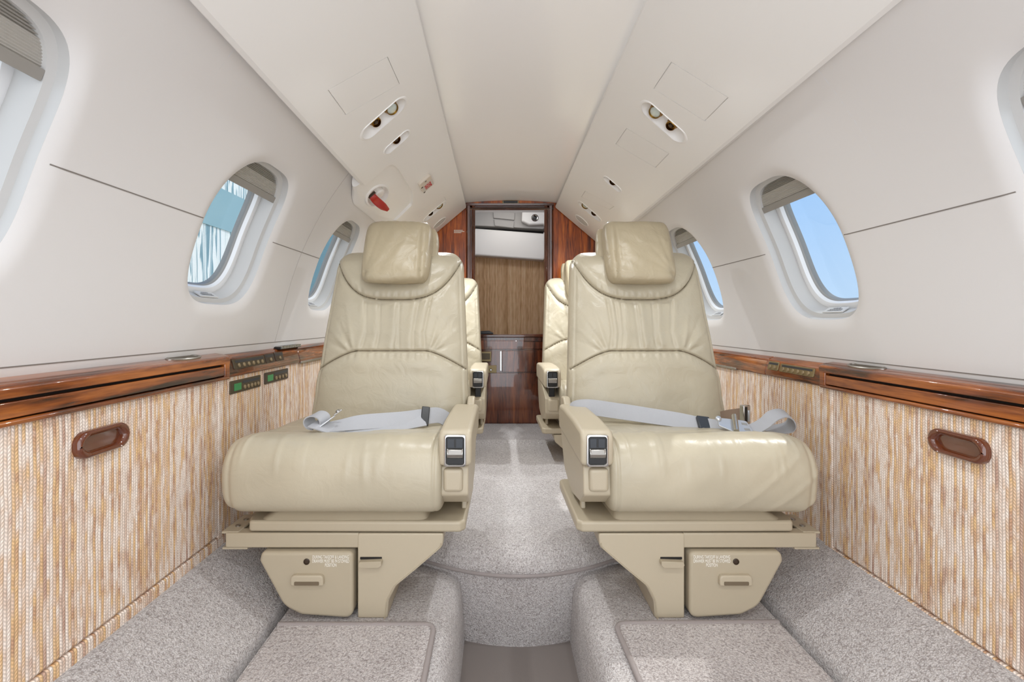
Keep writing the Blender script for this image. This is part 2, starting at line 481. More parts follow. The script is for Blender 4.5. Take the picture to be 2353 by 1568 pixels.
NA, NR = 160, 22
def side_wall(s, name):
    global WB
    WB = WBS[s]
    WIN_Y = WINS[s]
    V, Fs = [], []
    def grid(y0, y1, ny, nz):
        base = len(V)
        for i in range(ny + 1):
            for j in range(nz + 1):
                V.append(wallp(s, y0 + (y1 - y0) * i / ny, ZLO + (ZHI - ZLO) * j / nz))
        for i in range(ny):
            for j in range(nz):
                a = base + i * (nz + 1) + j
                Fs.append((a, a + nz + 1, a + nz + 2, a + 1))
    edges = [Y0]
    for yc in WIN_Y:
        y0, y1 = yc - BAY, yc + BAY
        if y0 - edges[-1] > .002: grid(edges[-1], y0, 2, 90)
        edges.append(y1)
        base = len(V)
        for k in range(NA):
            th = 2 * math.pi * k / NA
            hx, hz = hole(th)
            c, sn = math.cos(th), math.sin(th)
            zt = (ZHI - WZ) if sn > 0 else (WZ - ZLO)
            # radial end on the bay's rectangle
            t = min(BAY / abs(c) if abs(c) > 1e-9 else 1e9, zt / abs(sn) if abs(sn) > 1e-9 else 1e9)
            ex, ez = c * t, sn * t
            for r in range(NR + 1):
                u = (r / NR) ** 2.2
                x, z = hx + (ex - hx) * u, hz + (ez - hz) * u
                dist = math.hypot(x - hx, z - hz)
                lip = .010 * max(0, 1 - dist / .030) ** 2.0
                V.append(wallp(s, yc + x, WZ + z, lip))
        for k in range(NA):
            k2 = (k + 1) % NA
            for r in range(NR):
                a, b2 = base + k * (NR + 1) + r, base + k2 * (NR + 1) + r
                Fs.append((a, a + 1, b2 + 1, b2))
        # the four bay corners that the radial grid cuts off
        for cx in (-1, 1):
            for cz in (0, 1):
                zc = ZHI if cz else ZLO
                best = None
                cor = (cx * BAY, zc - WZ)
                ang = math.atan2(cor[1], cor[0]) % (2 * math.pi)
                k = int(ang / (2 * math.pi) * NA) % NA; k2 = (k + 1) % NA
                V.append(wallp(s, yc + cor[0], WZ + cor[1]))
                Fs.append((base + k * (NR + 1) + NR, len(V) - 1, base + k2 * (NR + 1) + NR))
    grid(edges[-1], YB + .03, 4, 90)
    o = from_np(V, Fs, name, M_WALL, smooth=60, normals=False)
    bm = bmesh.new(); bm.from_mesh(o.data)
    for f in bm.faces:
        c = f.calc_center_median()
        f.normal_update()
        if f.normal.dot(Vector((-s, 0, -.2))) < 0: f.normal_flip()
    bm.to_mesh(o.data); bm.free()
    o['kind'] = 'structure'
    # long panel joint between the windows, and the joint above the ledge
    for (za, ya, yb) in [(.203, Y0, WIN_Y[0] - WA - .012), (.203, WIN_Y[0] + WA + .012, WIN_Y[1] - WA - .012), (.203, WIN_Y[1] + WA + .012, WIN_Y[2] - WA - .012), (.203, WIN_Y[2] + WA + .02, YB), (-.083, Y0, YB)]:
        V2, F2 = [], []
        n = 24
        for i in range(n + 1):
            y = ya + (yb - ya) * i / n
            d = min(abs(y - w) for w in WIN_Y)
            lip = .010 * max(0, 1 - (d - WA) / .030) ** 2.0 if (za > 0 and d > WA) else 0
            for (dz, ou) in ((-.0010, .0006), (-.0010, -.0006), (.0010, -.0006), (.0010, .0006)):
                V2.append(wallp(s, y, za + dz, lip + ou))
        for i in range(n):
            for j in range(3):
                a = i * 4 + j; F2.append((a, a + 4, a + 5, a + 1))
        from_np(V2, F2, 'panel_joint', M_SEAM, o, smooth=0)
    if s < 0:
        V2, F2 = [], []
        for i in range(41):
            z = -.083 + (.46 + .083) * i / 40
            for (dy, ou) in ((-.0011, .0004), (-.0011, -.0006), (.0011, -.0006), (.0011, .0004)): V2.append(wallp(s, 1.445 + dy + .06 * max(0, z - .1), z, ou))
        for i in range(40):
            for j in range(3): a = i * 4 + j; F2.append((a, a + 4, a + 5, a + 1))
        from_np(V2, F2, 'exit_joint', M_SEAML, o, smooth=0)
    return o

wl = side_wall(-1, 'wall_left'); wr = side_wall(1, 'wall_right')

# ------------------------------------------------------------------ windows
def ring_surface(s, yc, rings, name, mat, parent, n=NA, smooth=50):
    """rings: list of (a, b, exponent, outward offset)"""
    V, Fs = [], []
    for (a, b, ex, out) in rings:
        for k in range(n):
            x, z = hole(2 * math.pi * k / n, a, b, ex)
            V.append(wallp(s, yc + x, WZ + z, out))
    for i in range(len(rings) - 1):
        for k in range(n):
            k2 = (k + 1) % n
            Fs.append((i * n + k, i * n + k2, (i + 1) * n + k2, (i + 1) * n + k))
    return from_np(V, Fs, name, mat, parent, smooth=smooth)

wi = 0
def window(s, yc):
    global wi, WB
    WB = WBS[s]
    wi += 1
    root = empty('window_%d' % wi, wallp(s, yc, WZ), kind='structure')
    ring_surface(s, yc, [(WA, WB, 3.6, .0098), (WA - .001, WB - .001, 3.6, .020), (WA - .001, WB - .001, 3.6, .026), (WA - .010, WB - .010, 3.6, .030), (WA - .017, WB - .016, 3.6, .058), (WA - .017, WB - .016, 3.6, .066)], 'reveal', M_REVEAL, root)
    ring_surface(s, yc, [(WA - .015, WB - .014, 3.6, .064), (WA - .018, WB - .018, 3.5, .062), (WA - .030, WB - .028, 3.5, .064), (WA - .032, WB - .030, 3.5, .068), (WA - .034, WB - .032, 3.5, .074)], 'inner_trim', M_TRIMW, root)
    ring_surface(s, yc, [(WA - .033, WB - .031, 3.5, .072), (WA - .0345, WB - .0325, 3.4, .074), (WA - .036, WB - .034, 3.4, .080), (WA - .0365, WB - .0345, 3.4, .090)], 'gasket', M_GASKET, root)
    # pane: a curved sheet with thickness
    V, Fs = [], []
    n = 96; rr = [0, .35, .7, 1.0]
    for out in (.078, .081):
        for q in rr[1:]:
            for k in range(n):
                x, z = hole(2 * math.pi * k / n, (WA - .034) * q, (WB - .032) * q, 3.4)
                V.append(wallp(s, yc + x, WZ + z, out))
    c0 = len(V); V.append(wallp(s, yc, WZ, .078)); c1 = len(V); V.append(wallp(s, yc, WZ, .081))
    for L_, c in ((0, c0), (3, c1)):
        for k in range(n):
            k2 = (k + 1) % n
            Fs.append((c, L_ * n + k, L_ * n + k2))
            for q in range(2):
                a = (L_ + q) * n
                Fs.append((a + k, a + n + k, a + n + k2, a + k2))
    for k in range(n):
        k2 = (k + 1) % n
        Fs.append((2 * n + k, 5 * n + k, 5 * n + k2, 2 * n + k2))
    from_np(V, Fs, 'pane', M_GLASS, root, smooth=40)
    # gathered pleated shade at the top
    V, Fs = [], []
    zt, zb = WZ + WB - .006, WZ + WB - .060
    nz, ny = 34, 18
    for i in range(nz + 1):
        z = zt + (zb - zt) * i / nz
        # pleats lie close together at the top
        out = .034 + (.006 if i % 2 else 0.0) * (1 if i < 14 else .35)
        q_ = abs((z - WZ) / WB)
        h0 = (WA - .012) * (1 - q_ ** 2.23) ** (1 / 2.23) - .002; h1 = (WA - .012) * (1 - q_ ** 4.3) ** (1 / 4.3) - .002
        for j in range(ny + 1):
            V.append(wallp(s, yc - h0 + (h0 + h1) * j / ny, z, out))
    for i in range(nz):
        for j in range(ny):
            a = i * (ny + 1) + j; Fs.append((a, a + 1, a + ny + 2, a + ny + 1))
    sh = from_np(V, Fs, 'pleated_shade', M_SHADE, root, smooth=0, label='grey pleated shade drawn up to the window top')
    V, Fs = [], []
    q_ = (zb - .01 - WZ) / WB
    for j in range(2):
        y = yc + (WA - .014) * ((1 - q_ ** 4.3) ** (1 / 4.3) if j else -(1 - q_ ** 2.23) ** (1 / 2.23))
        for (z, out) in ((zb + .004, .030), (zb - .010, .030), (zb - .010, .044), (zb + .004, .044)):
            V.append(wallp(s, y, z, out))
    Fs = [(0, 1, 2, 3), (4, 7, 6, 5)] + [(i, (i + 1) % 4, (i + 1) % 4 + 4, i + 4) for i in range(4)]
    from_np(V, Fs, 'shade_bar', M_SHADEBAR, root, smooth=0)
    # small printed placard on the sill
    V, Fs = [], []
    def sillp(y, q):
        z = WZ - WB + .010 + .006 * q
        return wallp(s, yc + y, WZ - WB + .0125 + .0075 * q, .032 + .022 * q)
    pl = [(-.035, 0.05), (.035, .05), (.035, .95), (-.035, .95)]
    V = [sillp(y, q) + Vector((0, 0, .0012)) for y, q in pl] + [sillp(y, q) + Vector((0, 0, -.0012)) for y, q in pl]
    Fs = [(0, 1, 2, 3), (7, 6, 5, 4)] + [(i, i + 4, (i + 1) % 4 + 4, (i + 1) % 4) for i in range(4)]
    pc = from_np(V, Fs, 'placard', M_PLAC, root, smooth=0)
    V, Fs = [], []
    for row, (w0, w1) in enumerate(((-.024, .024), (-.023, .022), (-.013, .013))):
        y = w0
        while y < w1:
            L_ = random.uniform(.003, .008); e = min(y + L_, w1); q = .25 + row * .22
            b = len(V)
            for (yy, qq) in ((y, q), (e, q), (e, q + .11), (y, q + .11)): V.append(sillp(-s * yy * -1, qq) + Vector((0, 0, .0016)))
            Fs.append((b, b + 1, b + 2, b + 3)); y = e + .0012
    from_np(V, Fs, 'lettering', M_DTXT, pc, smooth=0)
    return root
for s in (-1, 1):
    for y in WINS[s]: window(s, y)

# ------------------------------------------------------------------ ceiling, service panels
VI, VO = .25, .515
def vpt(s, t, d, n=0.0):
    """service panel frame: t 0 inner edge .. 1 outer edge, d depth, n below the surface"""
    I = Vector((VI, 0, .725 - .035 * d)); O = Vector((VO, 0, .482 - .028 * d))
    e = O - I; nn = Vector((-e.z, 0, e.x)).normalized(); 
    if nn.z > 0: nn = -nn
    p = I + e * t + nn * n
    return Vector((s * p.x, d, H + p.z))
def vsolve(px, py, s):
    """where the sight line through a pixel meets the service panel -> (t, d)"""
    lo, hi = -.5, 2.0
    def err(t):
        d0 = 1.0
        for _ in range(40):
            p = vpt(s, t, d0); ax = (px - 1145) / F
            d0 = d0 * .3 + .7 * ((p.x + .07) / ax)
        p = vpt(s, t, d0)
        return (738 - py) / F * d0 - (p.z - H), d0
    for _ in range(50):
        mid = (lo + hi) / 2; e, d = err(mid)
        e0, _d = err(lo)
        if (e > 0) == (e0 > 0): lo = mid
        else: hi = mid
    return mid, d

def ceiling():
    V, Fs = [], []
    xs = np.linspace(-.36, .36, 41); ys = np.linspace(Y0, YB + .03, 12)
    for y in ys:
        for x in xs:
            V.append((x, y, H + .768 - .035 * y - .22 * x * x))
    for i in range(len(ys) - 1):
        for j in range(len(xs) - 1):
            a = i * len(xs) + j; Fs.append((a, a + 1, a + len(xs) + 1, a + len(xs)))
    o = from_np(V, Fs, 'ceiling', M_CEIL, smooth=60, normals=False)
    for p in o.data.polygons: pass
    o.data.flip_normals()
    o['kind'] = 'structure'
ceiling()

def svc_panel(s, label, name='overhead_service_panel'):
    # cross-section in (t, n): rounded lips on both edges
    tl = (Vector((VO - VI, 0, .235))).length
    sec = []
    sec += [(.0 - .006, -.022), (-.020, -.016), (-.016, -.006), (0.0, -.0005), (.035, .0)]
    sec += [(.3, 0), (.6, 0), (.93, 0), (.975, -.002), (1.0, -.010), (1.004, -.020), (.985, -.030), (.93, -.036), (.5, -.040), (.05, -.032)]
    ys = np.linspace(Y0, YB - .012, 60)
    V, Fs = [], []; m = len(sec)
    for i, y in enumerate(ys):
        for (t, n) in sec:
            V.append(vpt(s, t, y, n))
    for i in range(len(ys) - 1):
        for k in range(m):
            k2 = (k + 1) % m; Fs.append((i * m + k, i * m + k2, (i + 1) * m + k2, (i + 1) * m + k))
    Fs.append(tuple(range(m))[::-1]); Fs.append(tuple((len(ys) - 1) * m + k for k in range(m)))
    o = from_np(V, Fs, name, M_SVC, smooth=40)
    tag(o, label, 'overhead panel')
    return o

def vprism(s, poly, n0, n1, name, mat, parent=None, bev=0, label=None, tilt=None):
    return prism(name, poly, lambda p: vpt(s, p[0], p[1], n0), lambda p: vpt(s, p[0], p[1], n1), mat, parent, bev, 3, label)

TLEN = math.hypot(VO - VI, .235)
def capsule(tc, dc, ht, hd, n=12):
    """stadium in (t, d) given in metres along the slope (long) and along the cabin (short)"""
    out = []
    L_ = ht - hd
    for k in range(n + 1):
        a = -math.pi / 2 + math.pi * k / n
        out.append((tc + (L_ + hd * math.cos(a)) / TLEN, dc + hd * math.sin(a)))
    for k in range(n + 1):
        a = math.pi / 2 + math.pi * k / n
        out.append((tc + (-L_ + hd * math.cos(a)) / TLEN, dc + hd * math.sin(a)))
    return out

def dish_cutter(s, tc, dc, ht, hd, depth):
    rings = []
    for (q, n) in ((1.08, .012), (1.0, -.0005), (.94, -.3 * depth), (.85, -.62 * depth), (.66, -.9 * depth), (.3, -depth)):
        rings.append([vpt(s, t, d, n) for t, d in [(tc + (a - tc) * q, dc + (b - dc) * q) for a, b in capsule(tc, dc, ht, hd)]])
    V, Fs = loft([[list(p) for p in r] for r in rings])
    return from_np(V, Fs, 'cutter', M_SVC)

def groove_cutter(s, poly, w=.0022, depth=.004):
    """a closed slit along a polygon in (t, d)"""
    c = Vector((sum(p[0] for p in poly) / len(poly), sum(p[1] for p in poly) / len(poly)))
    V, Fs = [], []; m = len(poly)
    def off(p, k):
        v = Vector((p[0] - c[0], p[1] - c[1])); vm = Vector((v.x * TLEN, v.y)); L_ = vm.length
        q = 1 + k / L_
        return c.x + v.x * q, c.y + v.y * q
    for (k, n) in ((w / 2, .004), (w / 2, -depth), (-w / 2, -depth), (-w / 2, .004)):
        for p in poly:
            t, d = off(p, k); V.append(vpt(s, t, d, n))
    for a in range(4):
        b = (a + 1) % 4
        for i in range(m):
            j = (i + 1) % m; Fs.append((a * m + i, a * m + j, b * m + j, b * m + i))
    return from_np(V, Fs, 'cutter', M_SVC)

def vquad(s, pix):
    return [vsolve(px, py, s) for px, py in pix]

def nozzle(s, t, d, r, parent, kind):
    """a swivelling gold spout or lamp inside a dish, leaning aft"""
    base = vpt(s, t, d, -.022); nn = (vpt(s, t, d, 1) - vpt(s, t, d, 0)).normalized()
    ax = (nn + Vector((0, -.35, 0))).normalized()
    x, y, z = frame_of(ax); Mx = mat_frame(base, x, y, z)
    if kind == 'lamp':
        o = lathe('reading_lamp', [(r * 1.15, -.006), (r * 1.15, .006), (r * 1.02, .008), (r, .010), (r, .019), (r * .93, .0205), (r * .84, .016)], Mx, M_BRASS, parent, label='gold reading lamp')
        lathe('lens', [(r * .85, .016), (r * .6, .0185), (0, .0195)], Mx, M_LENS, o)
    else:
        o = lathe('air_nozzle', [(r * 1.15, -.006), (r * 1.15, .004), (r, .006), (r * .96, .018), (r * .8, .020), (r * .7, .012), (0, .010)], Mx, M_BRASS, parent, label='gold air nozzle')
        lathe('nozzle_core', [(r * .72, .011), (r * .5, .013), (r * .32, .018), (0, .019)], Mx, M_BROWNP, o)

# what the overhead panels carry, measured off the photograph: (centre, half length, half width)
def unit_at(px, py, s): return vsolve(px, py, s)
RIGHT_U = [((1524, 281), .078, .029, 2), ((1407, 423), .044, .020, 1), ((1355, 486), .072, .027, 2)]
LEFT_U = [((882, 273), .078, .029, 2), ((912, 327), .050, .021, 1), ((999, 486), .072, .027, 2)]
side_word = {-1: 'exit-sign side', 1: 'blue-sky side'}
VENTLAB = {(-1, 0): 'long recessed lamp and air pod nearest on the panel that carries the exit sign',
           (-1, 1): 'short recessed air pod on the exit-sign panel, just before the door notch',
           (-1, 2): 'long recessed lamp pod beyond the exit sign, by the wooden bulkhead',
           (1, 0): 'long recessed lamp and air pod nearest on the uninterrupted panel above the blue-sky windows',
           (1, 1): 'short recessed air pod on the uninterrupted panel, midway between two hatches',
           (1, 2): 'long recessed lamp pod on the uninterrupted panel, by the bulkhead and speaker grille'}
HATCH = {1: [((1543, 143), (1673, 224), (1619, 278), (1502, 204)), ((1440, 295), (1537, 353), (1506, 385), (1415, 331)), ((1345, 439), (1411, 474), (1401, 481), (1336, 453))],
         -1: [((890, 131), (918, 193), (795, 264), (754, 207)), ((1021, 453), (1026, 463), (965, 499), (955, 488))]}
PANLAB = {-1: 'white overhead service panel notched for the emergency exit and bearing the exit sign',
          1: 'white overhead service panel running unbroken above the blue-sky windows'}
for s, U in ((-1, LEFT_U), (1, RIGHT_U)):
    pan = svc_panel(s, PANLAB[s])
    cut = []
    for (pc, ht, hd, n) in U:
        t, d = unit_at(*pc, s)
        cut.append(dish_cutter(s, t, d, ht, hd, .024))
    for q in HATCH[s]:
        poly = fillet(vquad(s, q), .0, 1)
        cut.append(groove_cutter(s, poly))
    if s < 0:
        nt_ = fillet([(1.3, 1.50), (.66, 1.50), (.62, 1.57), (.62, 1.84), (.70, 1.94), (1.3, 1.98)], [0, .05, .05, .06, .06, 0], 6)
        cut.append(vprism(s, nt_, .03, -.08, 'cutter', M_SVC))
    boolean(pan, cut)
    for i, (pc, ht, hd, n) in enumerate(U):
        t, d = unit_at(*pc, s)
        root = empty('overhead_pod', vpt(s, t, d), VENTLAB[(s, i)], 'air vent', 'lamp and air pods on the overhead panels')
        # bright rim round the dish
        V, Fs = [], []
        c0 = capsule(t, d, ht, hd); m = len(c0)
        prof = ((1.00, -.001), (1.0, .0018), (1.05, .0022), (1.10, .0003), (1.10, -.0012))
        rings = [[list(vpt(s, t + (a - t) * q, d + (b - d) * q, n_)) for a, b in c0] for q, n_ in prof]
        V, Fs = loft(rings, cap=False)
        from_np(V, Fs, 'rim', M_SVC, root, smooth=50)
        if n == 2:
            nozzle(s, t - .036 / TLEN, d + .006, .0185, root, 'lamp')
            nozzle(s, t + .022 / TLEN, d + .006, .0150, root, 'air')
        else:
            nozzle(s, t - .004 / TLEN, d + .005, .0150, root, 'air')
    # shallow liner closing the shadow gap between the panel's outer lip and the wall
    for (ya, yb) in ((Y0, 1.505), (1.985, YB - .002)) if s < 0 else ((Y0, YB - .002),):
        V, Fs = [], []
        nd_, ns_ = 30, 10
        for i_ in range(nd_ + 1):
            d_ = ya + (yb - ya) * i_ / nd_
            A_ = vpt(s, .955, d_, -.024); T_ = (vpt(s, 1.0, d_, 0) - vpt(s, .9, d_, 0)).normalized(); B_ = wallp(s, d_, .482 - .028 * d_ + .034, -.001)
            C_ = A_ + T_ * .035
            for k_ in range(ns_ + 1):
                u_ = k_ / ns_; V.append(A_ * (1 - u_) ** 2 + C_ * 2 * u_ * (1 - u_) + B_ * u_ * u_)
        for i_ in range(nd_):
            for k_ in range(ns_):
                a_ = i_ * (ns_ + 1) + k_; Fs.append((a_, a_ + 1, a_ + ns_ + 2, a_ + ns_ + 1))
        ln = from_np(V, Fs, 'gap_liner', M_WALL, pan, smooth=60, normals=False)
        if ln.data.polygons[5].normal.z > 0: ln.data.flip_normals()
    # speaker grille near the bulkhead
    t, d = vsolve(*((1337, 507) if s > 0 else (1010, 512)), s)
    el = [(t + .042 * math.cos(2 * math.pi * k / 40) / TLEN, d + .036 * math.sin(2 * math.pi * k / 40)) for k in range(40)]
    root = empty('speaker_grille', vpt(s, t, d), 'oval grey speaker grille on the panel with the exit sign' if s < 0 else 'oval grey speaker grille at the bulkhead end of the unbroken panel', 'speaker', 'speaker grilles')
    vprism(s, el, -.0015, .0016, 'grille_cloth', M_SPK, root)
    rings = [[list(vpt(s, t + (a - t) * q, d + (b - d) * q, n_)) for a, b in el] for q, n_ in ((1.0, -.001), (1.0, .003), (1.06, .0028), (1.10, -.001))]
    V, Fs = loft(rings, cap=False); from_np(V, Fs, 'rim', M_SVC, root, smooth=50)

# exit sign on the left panel
t, d = vsolve(977, 419, -1)
C = vpt(-1, t, d); et = (vpt(-1, 1, d) - vpt(-1, 0, d)).normalized(); ed = (vpt(-1, 0, d + 1) - vpt(-1, 0, d)).normalized(); en = (vpt(-1, 0, d, 1) - vpt(-1, 0, d)).normalized()
root = empty('exit_sign', C, 'small beige lit-type box sign reading EXIT in red', 'sign')
Ms = mat_frame(C, -et, ed, en)  # x toward the aisle, y aft
prism('sign_box', rrect(0, 0, .030, .052, .010, 4), lambda p: Ms @ Vector((p[0], p[1], -.004)), lambda p: Ms @ Vector((p[0], p[1], .012)), M_SIGN, root, .004)
prism('sign_face', rrect(0, .016, .027, .030, .004, 3), lambda p: Ms @ Vector((p[0], p[1], .010)), lambda p: Ms @ Vector((p[0], p[1], .0128)), plain('sign_face_grey', lin(205, 200, 192), .5), root)
lathe('screw', [(.004, .012), (.004, .0135), (0, .0138)], Ms @ Matrix.Translation((0, -.038, 0)), M_STEEL, root, 12)
for yy in (-.012, .046): box('clip', -.029, -.020, yy - .002, yy + .002, .012, .0142, M_BROWNP, root, M=Ms)
Mt = Ms @ Matrix.Translation((.002, .018, .0132)) 
text_mesh('lettering', 'EXIT', .046, mat_frame(C + ed * .016 + en * .0132, ed, -et, en), M_REDTXT, root, sx=.47, extrude=.0006)

# emergency exit panel in the notch, with the red handle
V, Fs = [], []
nd, ns = 48, 44
for i in range(nd + 1):
    d = 1.490 + (1.985 - 1.490) * i / nd
    e = min(d - 1.506, 1.985 - d); q = min(1, max(0, 1 - e / .07))
    t0 = .60 + .10 * (1 - math.sqrt(max(0, 1 - q * q)))
    A = vpt(-1, .98, d, -.012); B0 = wallp(-1, d, .405 + .065 * max(0, 1 - 3.2 * i / nd) ** 1.5, -.002)
    T = (vpt(-1, 1.0, d, -.012) - vpt(-1, .9, d, -.012)).normalized()
    Cc = A + T * .06
    for k in range(ns + 1):
        v = k / ns
        if v < .6: V.append(vpt(-1, t0 + (.98 - t0) * v / .6, d, -.012))
        else:
            u = (v - .6) / .4; V.append(A * (1 - u) ** 2 + Cc * 2 * u * (1 - u) + B0 * u * u)
for i in range(nd):
    for k in range(ns):
        a = i * (ns + 1) + k; Fs.append((a, a + 1, a + ns + 2, a + ns + 1))
hatch = from_np(V, Fs, 'exit_hatch_lining', M_SVC, normals=False, smooth=60)
if hatch.data.polygons[len(hatch.data.polygons) // 4].normal.z > 0: hatch.data.flip_normals()
m_ = hatch.modifiers.new('thick', 'SOLIDIFY'); m_.thickness = .026; m_.offset = -1
tag(hatch, 'white lining of the emergency exit hatch in the panel notch', 'hatch panel')
t, d = vsolve(873, 456, -1)
def hp(a, b, n): return vpt(-1, t + a / TLEN, d + b, -.012 + n)
cc = [(t + .045 * math.cos(2 * math.pi * k / 36) / TLEN, d + .075 * math.sin(2 * math.pi * k / 36)) for k in range(36)]
rings = [[list(vpt(-1, t + (a - t) * q, d + (b - d) * q, n_ - .012)) for a, b in cc] for q, n_ in ((.97, .02), (.95, -.001), (.88, -.014), (.7, -.02))]
V, Fs = loft(rings); cutr = from_np(V, Fs, 'cutter', M_SVC)
apply_mods(hatch); boolean(hatch, [cutr])
root = empty('emergency_pull', hp(0, 0, 0), 'red pull handle hanging from its round white recess above the window', 'handle')
rings = [[list(vpt(-1, t + (a - t) * q, d + (b - d) * q, n_ - .012)) for a, b in cc] for q, n_ in ((.95, -.002), (.96, .004), (1.02, .005), (1.08, .003), (1.12, -.001))]
V, Fs = loft(rings, cap=False); from_np(V, Fs, 'recess_rim', M_SVC, root, smooth=50)
lathe('mounting_boss', [(.024, -.022), (.024, -.006), (.021, -.002), (.012, -.001), (0, -.001)], mat_frame(hp(-.008, .012, 0), *frame_of(hp(0, 0, 1) - hp(0, 0, 0))), M_SVC, root)
hpts = catmull([hp(.014, -.026, -.010), hp(.016, -.012, .010), hp(.012, .016, .030), hp(.006, .050, .044)], 8)
bm = bmesh.new()
xw = (hp(1, 0, 0) - hp(0, 0, 0)).normalized()
for i in range(len(hpts) - 1):
    pass
rings = []
for i, p in enumerate(hpts):
    tt = (hpts[min(i + 1, len(hpts) - 1)] - hpts[max(i - 1, 0)]).normalized(); w = (xw - tt * xw.dot(tt)).normalized(); nrm = tt.cross(w)
    k = i / (len(hpts) - 1); hw = .0115 + .004 * math.sin(k * 3.0) - .006 * max(0, k - .75) * 4 * .8; th = .0045
    rings.append([list(p + w * hw * math.copysign(abs(math.cos(a)) ** .5, math.cos(a)) + nrm * th * math.copysign(abs(math.sin(a)) ** .6, math.sin(a))) for a in np.linspace(0, 2 * math.pi, 20, endpoint=False)])
V, Fs = loft(rings); from_np(V, Fs, 'red_handle', M_RED, root, smooth=50)
box('hinge_pin', -.016, .016, -.004, .004, -.004, .004, M_BROWNP, root, .001, M=mat_frame(hp(.014, -.027, -.006), xw, Vector((0, 1, 0)), (hp(0, 0, 1) - hp(0, 0, 0)).normalized()))

# ------------------------------------------------------------------ rear bulkhead with doorway
XD0, XD1, ZD = -.212, .200, H + .632
def bulkhead():
    # outline follows the cabin section; the doorway is left open from the floor
    def cel(x): return H + .768 - .035 * YB - .22 * x * x + .005
    bm = bmesh.new()
    def strip(cols):
        # columns of (x, z_low, z_high) joined into a slab
        vs = []
        for x, a, b in cols:
            vs.append([bm.verts.new((x, y, z)) for y in (YB, YB + .03) for z in (a, b)])
        for A, B in zip(vs[:-1], vs[1:]):
            bm.faces.new((A[0], B[0], B[1], A[1])); bm.faces.new((A[2], A[3], B[3], B[2]))
            bm.faces.new((A[1], B[1], B[3], A[3])); bm.faces.new((A[0], A[2], B[2], B[0]))
        for A in (vs[0], vs[-1]): bm.faces.new((A[0], A[1], A[3], A[2]))
    zz = np.linspace(-.2, .69, 90); wx = np.array([wallx(z) for z in zz])
    def top(x):
        x = abs(x)
        a = cel(x) if x < .40 else 9
        b = H + float(np.interp(-x, -wx[20:], zz[20:])) + .02 if x > .30 else 9
        return min(a, b)
    for sg, xd in ((1, XD1), (-1, -XD0)):
        strip([(sg * x, -.05, top(x)) for x in np.linspace(xd, .775, 40)])
    strip([(x, ZD, cel(x)) for x in np.linspace(XD0, XD1, 16)])
    o = from_bm(bm, 'wall_back', M_BULK, smooth=0)
    o['kind'] = 'structure'
    return o
wb = bulkhead()
# moulded door frame: stepped profile on three sides
root = empty('door_1', (0, YB, 0), kind='structure')
def jamb(name, x0, dirx):
    sec = [(-.012, 0.045), (-.012, -.006), (-.004, -.012), (.004, -.010), (.008, -.004), (.014, -.004), (.017, -.012), (.030, -.014), (.036, -.006), (.040, 0.0), (.040, .002)]
    prism(name, sec, lambda p: (x0 + dirx * p[0], YB + p[1], .02), lambda p: (x0 + dirx * p[0], YB + p[1], ZD + .028), M_JAMB, root, smooth=25)
jamb('door_jamb', XD0, -1); jamb('door_jamb', XD1, 1)
sec = [(-.010, .045), (-.010, -.006), (-.003, -.013), (.004, -.011), (.008, -.004), (.012, -.004), (.015, -.015), (.026, -.016), (.029, -.006), (.029, .002)]
prism('door_header', sec, lambda p: (XD0 - .040, YB + p[1], ZD + p[0]), lambda p: (XD1 + .040, YB + p[1], ZD + p[0]), wood('rosewood_header', 'X', lin(46, 22, 12), lin(80, 42, 26), lin(106, 58, 36), 1.6, .2), root, smooth=25)
# small sign plate over the door
p = at(1173, 466, YB)
root = empty('light_plate', p, 'small black plate in a gold frame over the doorway', 'plate')
box('gold_frame', p.x - .046, p.x + .046, YB - .010, YB - .001, p.z - .010, p.z + .010, M_BRONZEL, root, .003)
box('black_face', p.x - .040, p.x + .040, YB - .0115, YB - .008, p.z - .005, p.z + .008, M_BLACK, root, .001)
# lettering on the left of the bulkhead: three white lines
p = at(1055, 533, YB - .001)
root = empty('bulkhead_placard', p, 'three tiny lines of white lettering on the wooden bulkhead', 'lettering')
V, Fs = [], []
for row, (w0, w1) in enumerate(((-.029, .020), (-.029, .029), (-.029, .012))):
    x = w0; zz = p.z + .0065 - row * .0065
    while x < w1:
        e = min(x + random.uniform(.004, .009), w1); b = len(V)
        for (xx, z2, yy) in ((x, zz, 0), (e, zz, 0), (e, zz + .0038, 0), (x, zz + .0038, 0), (x, zz, .0015), (e, zz, .0015), (e, zz + .0038, .0015), (x, zz + .0038, .0015)): V.append((p.x + xx, YB - .0014 + yy, z2))
        Fs += [tuple(b + i for i in f) for f in ((0, 1, 2, 3), (7, 6, 5, 4), (0, 4, 5, 1), (1, 5, 6, 2), (2, 6, 7, 3), (3, 7, 4, 0))]; x = e + .0014
from_np(V, Fs, 'lettering', M_WTXT, root, smooth=0)
# black louvred outlet on the right of the bulkhead
p = at(1377, 578, YB)
root = empty('louvre_outlet', p, 'black louvred air outlet in the bulkhead behind the headrest', 'air vent')
box('bezel', p.x - .022, p.x + .022, YB - .008, YB - .0005, p.z - .034, p.z + .034, M_BLACK, root, .003)
for k in range(4): box('louvre', p.x - .018, p.x + .018, YB - .013, YB - .006, p.z - .025 + k * .016, p.z - .021 + k * .016, M_STRIP, root, .001)

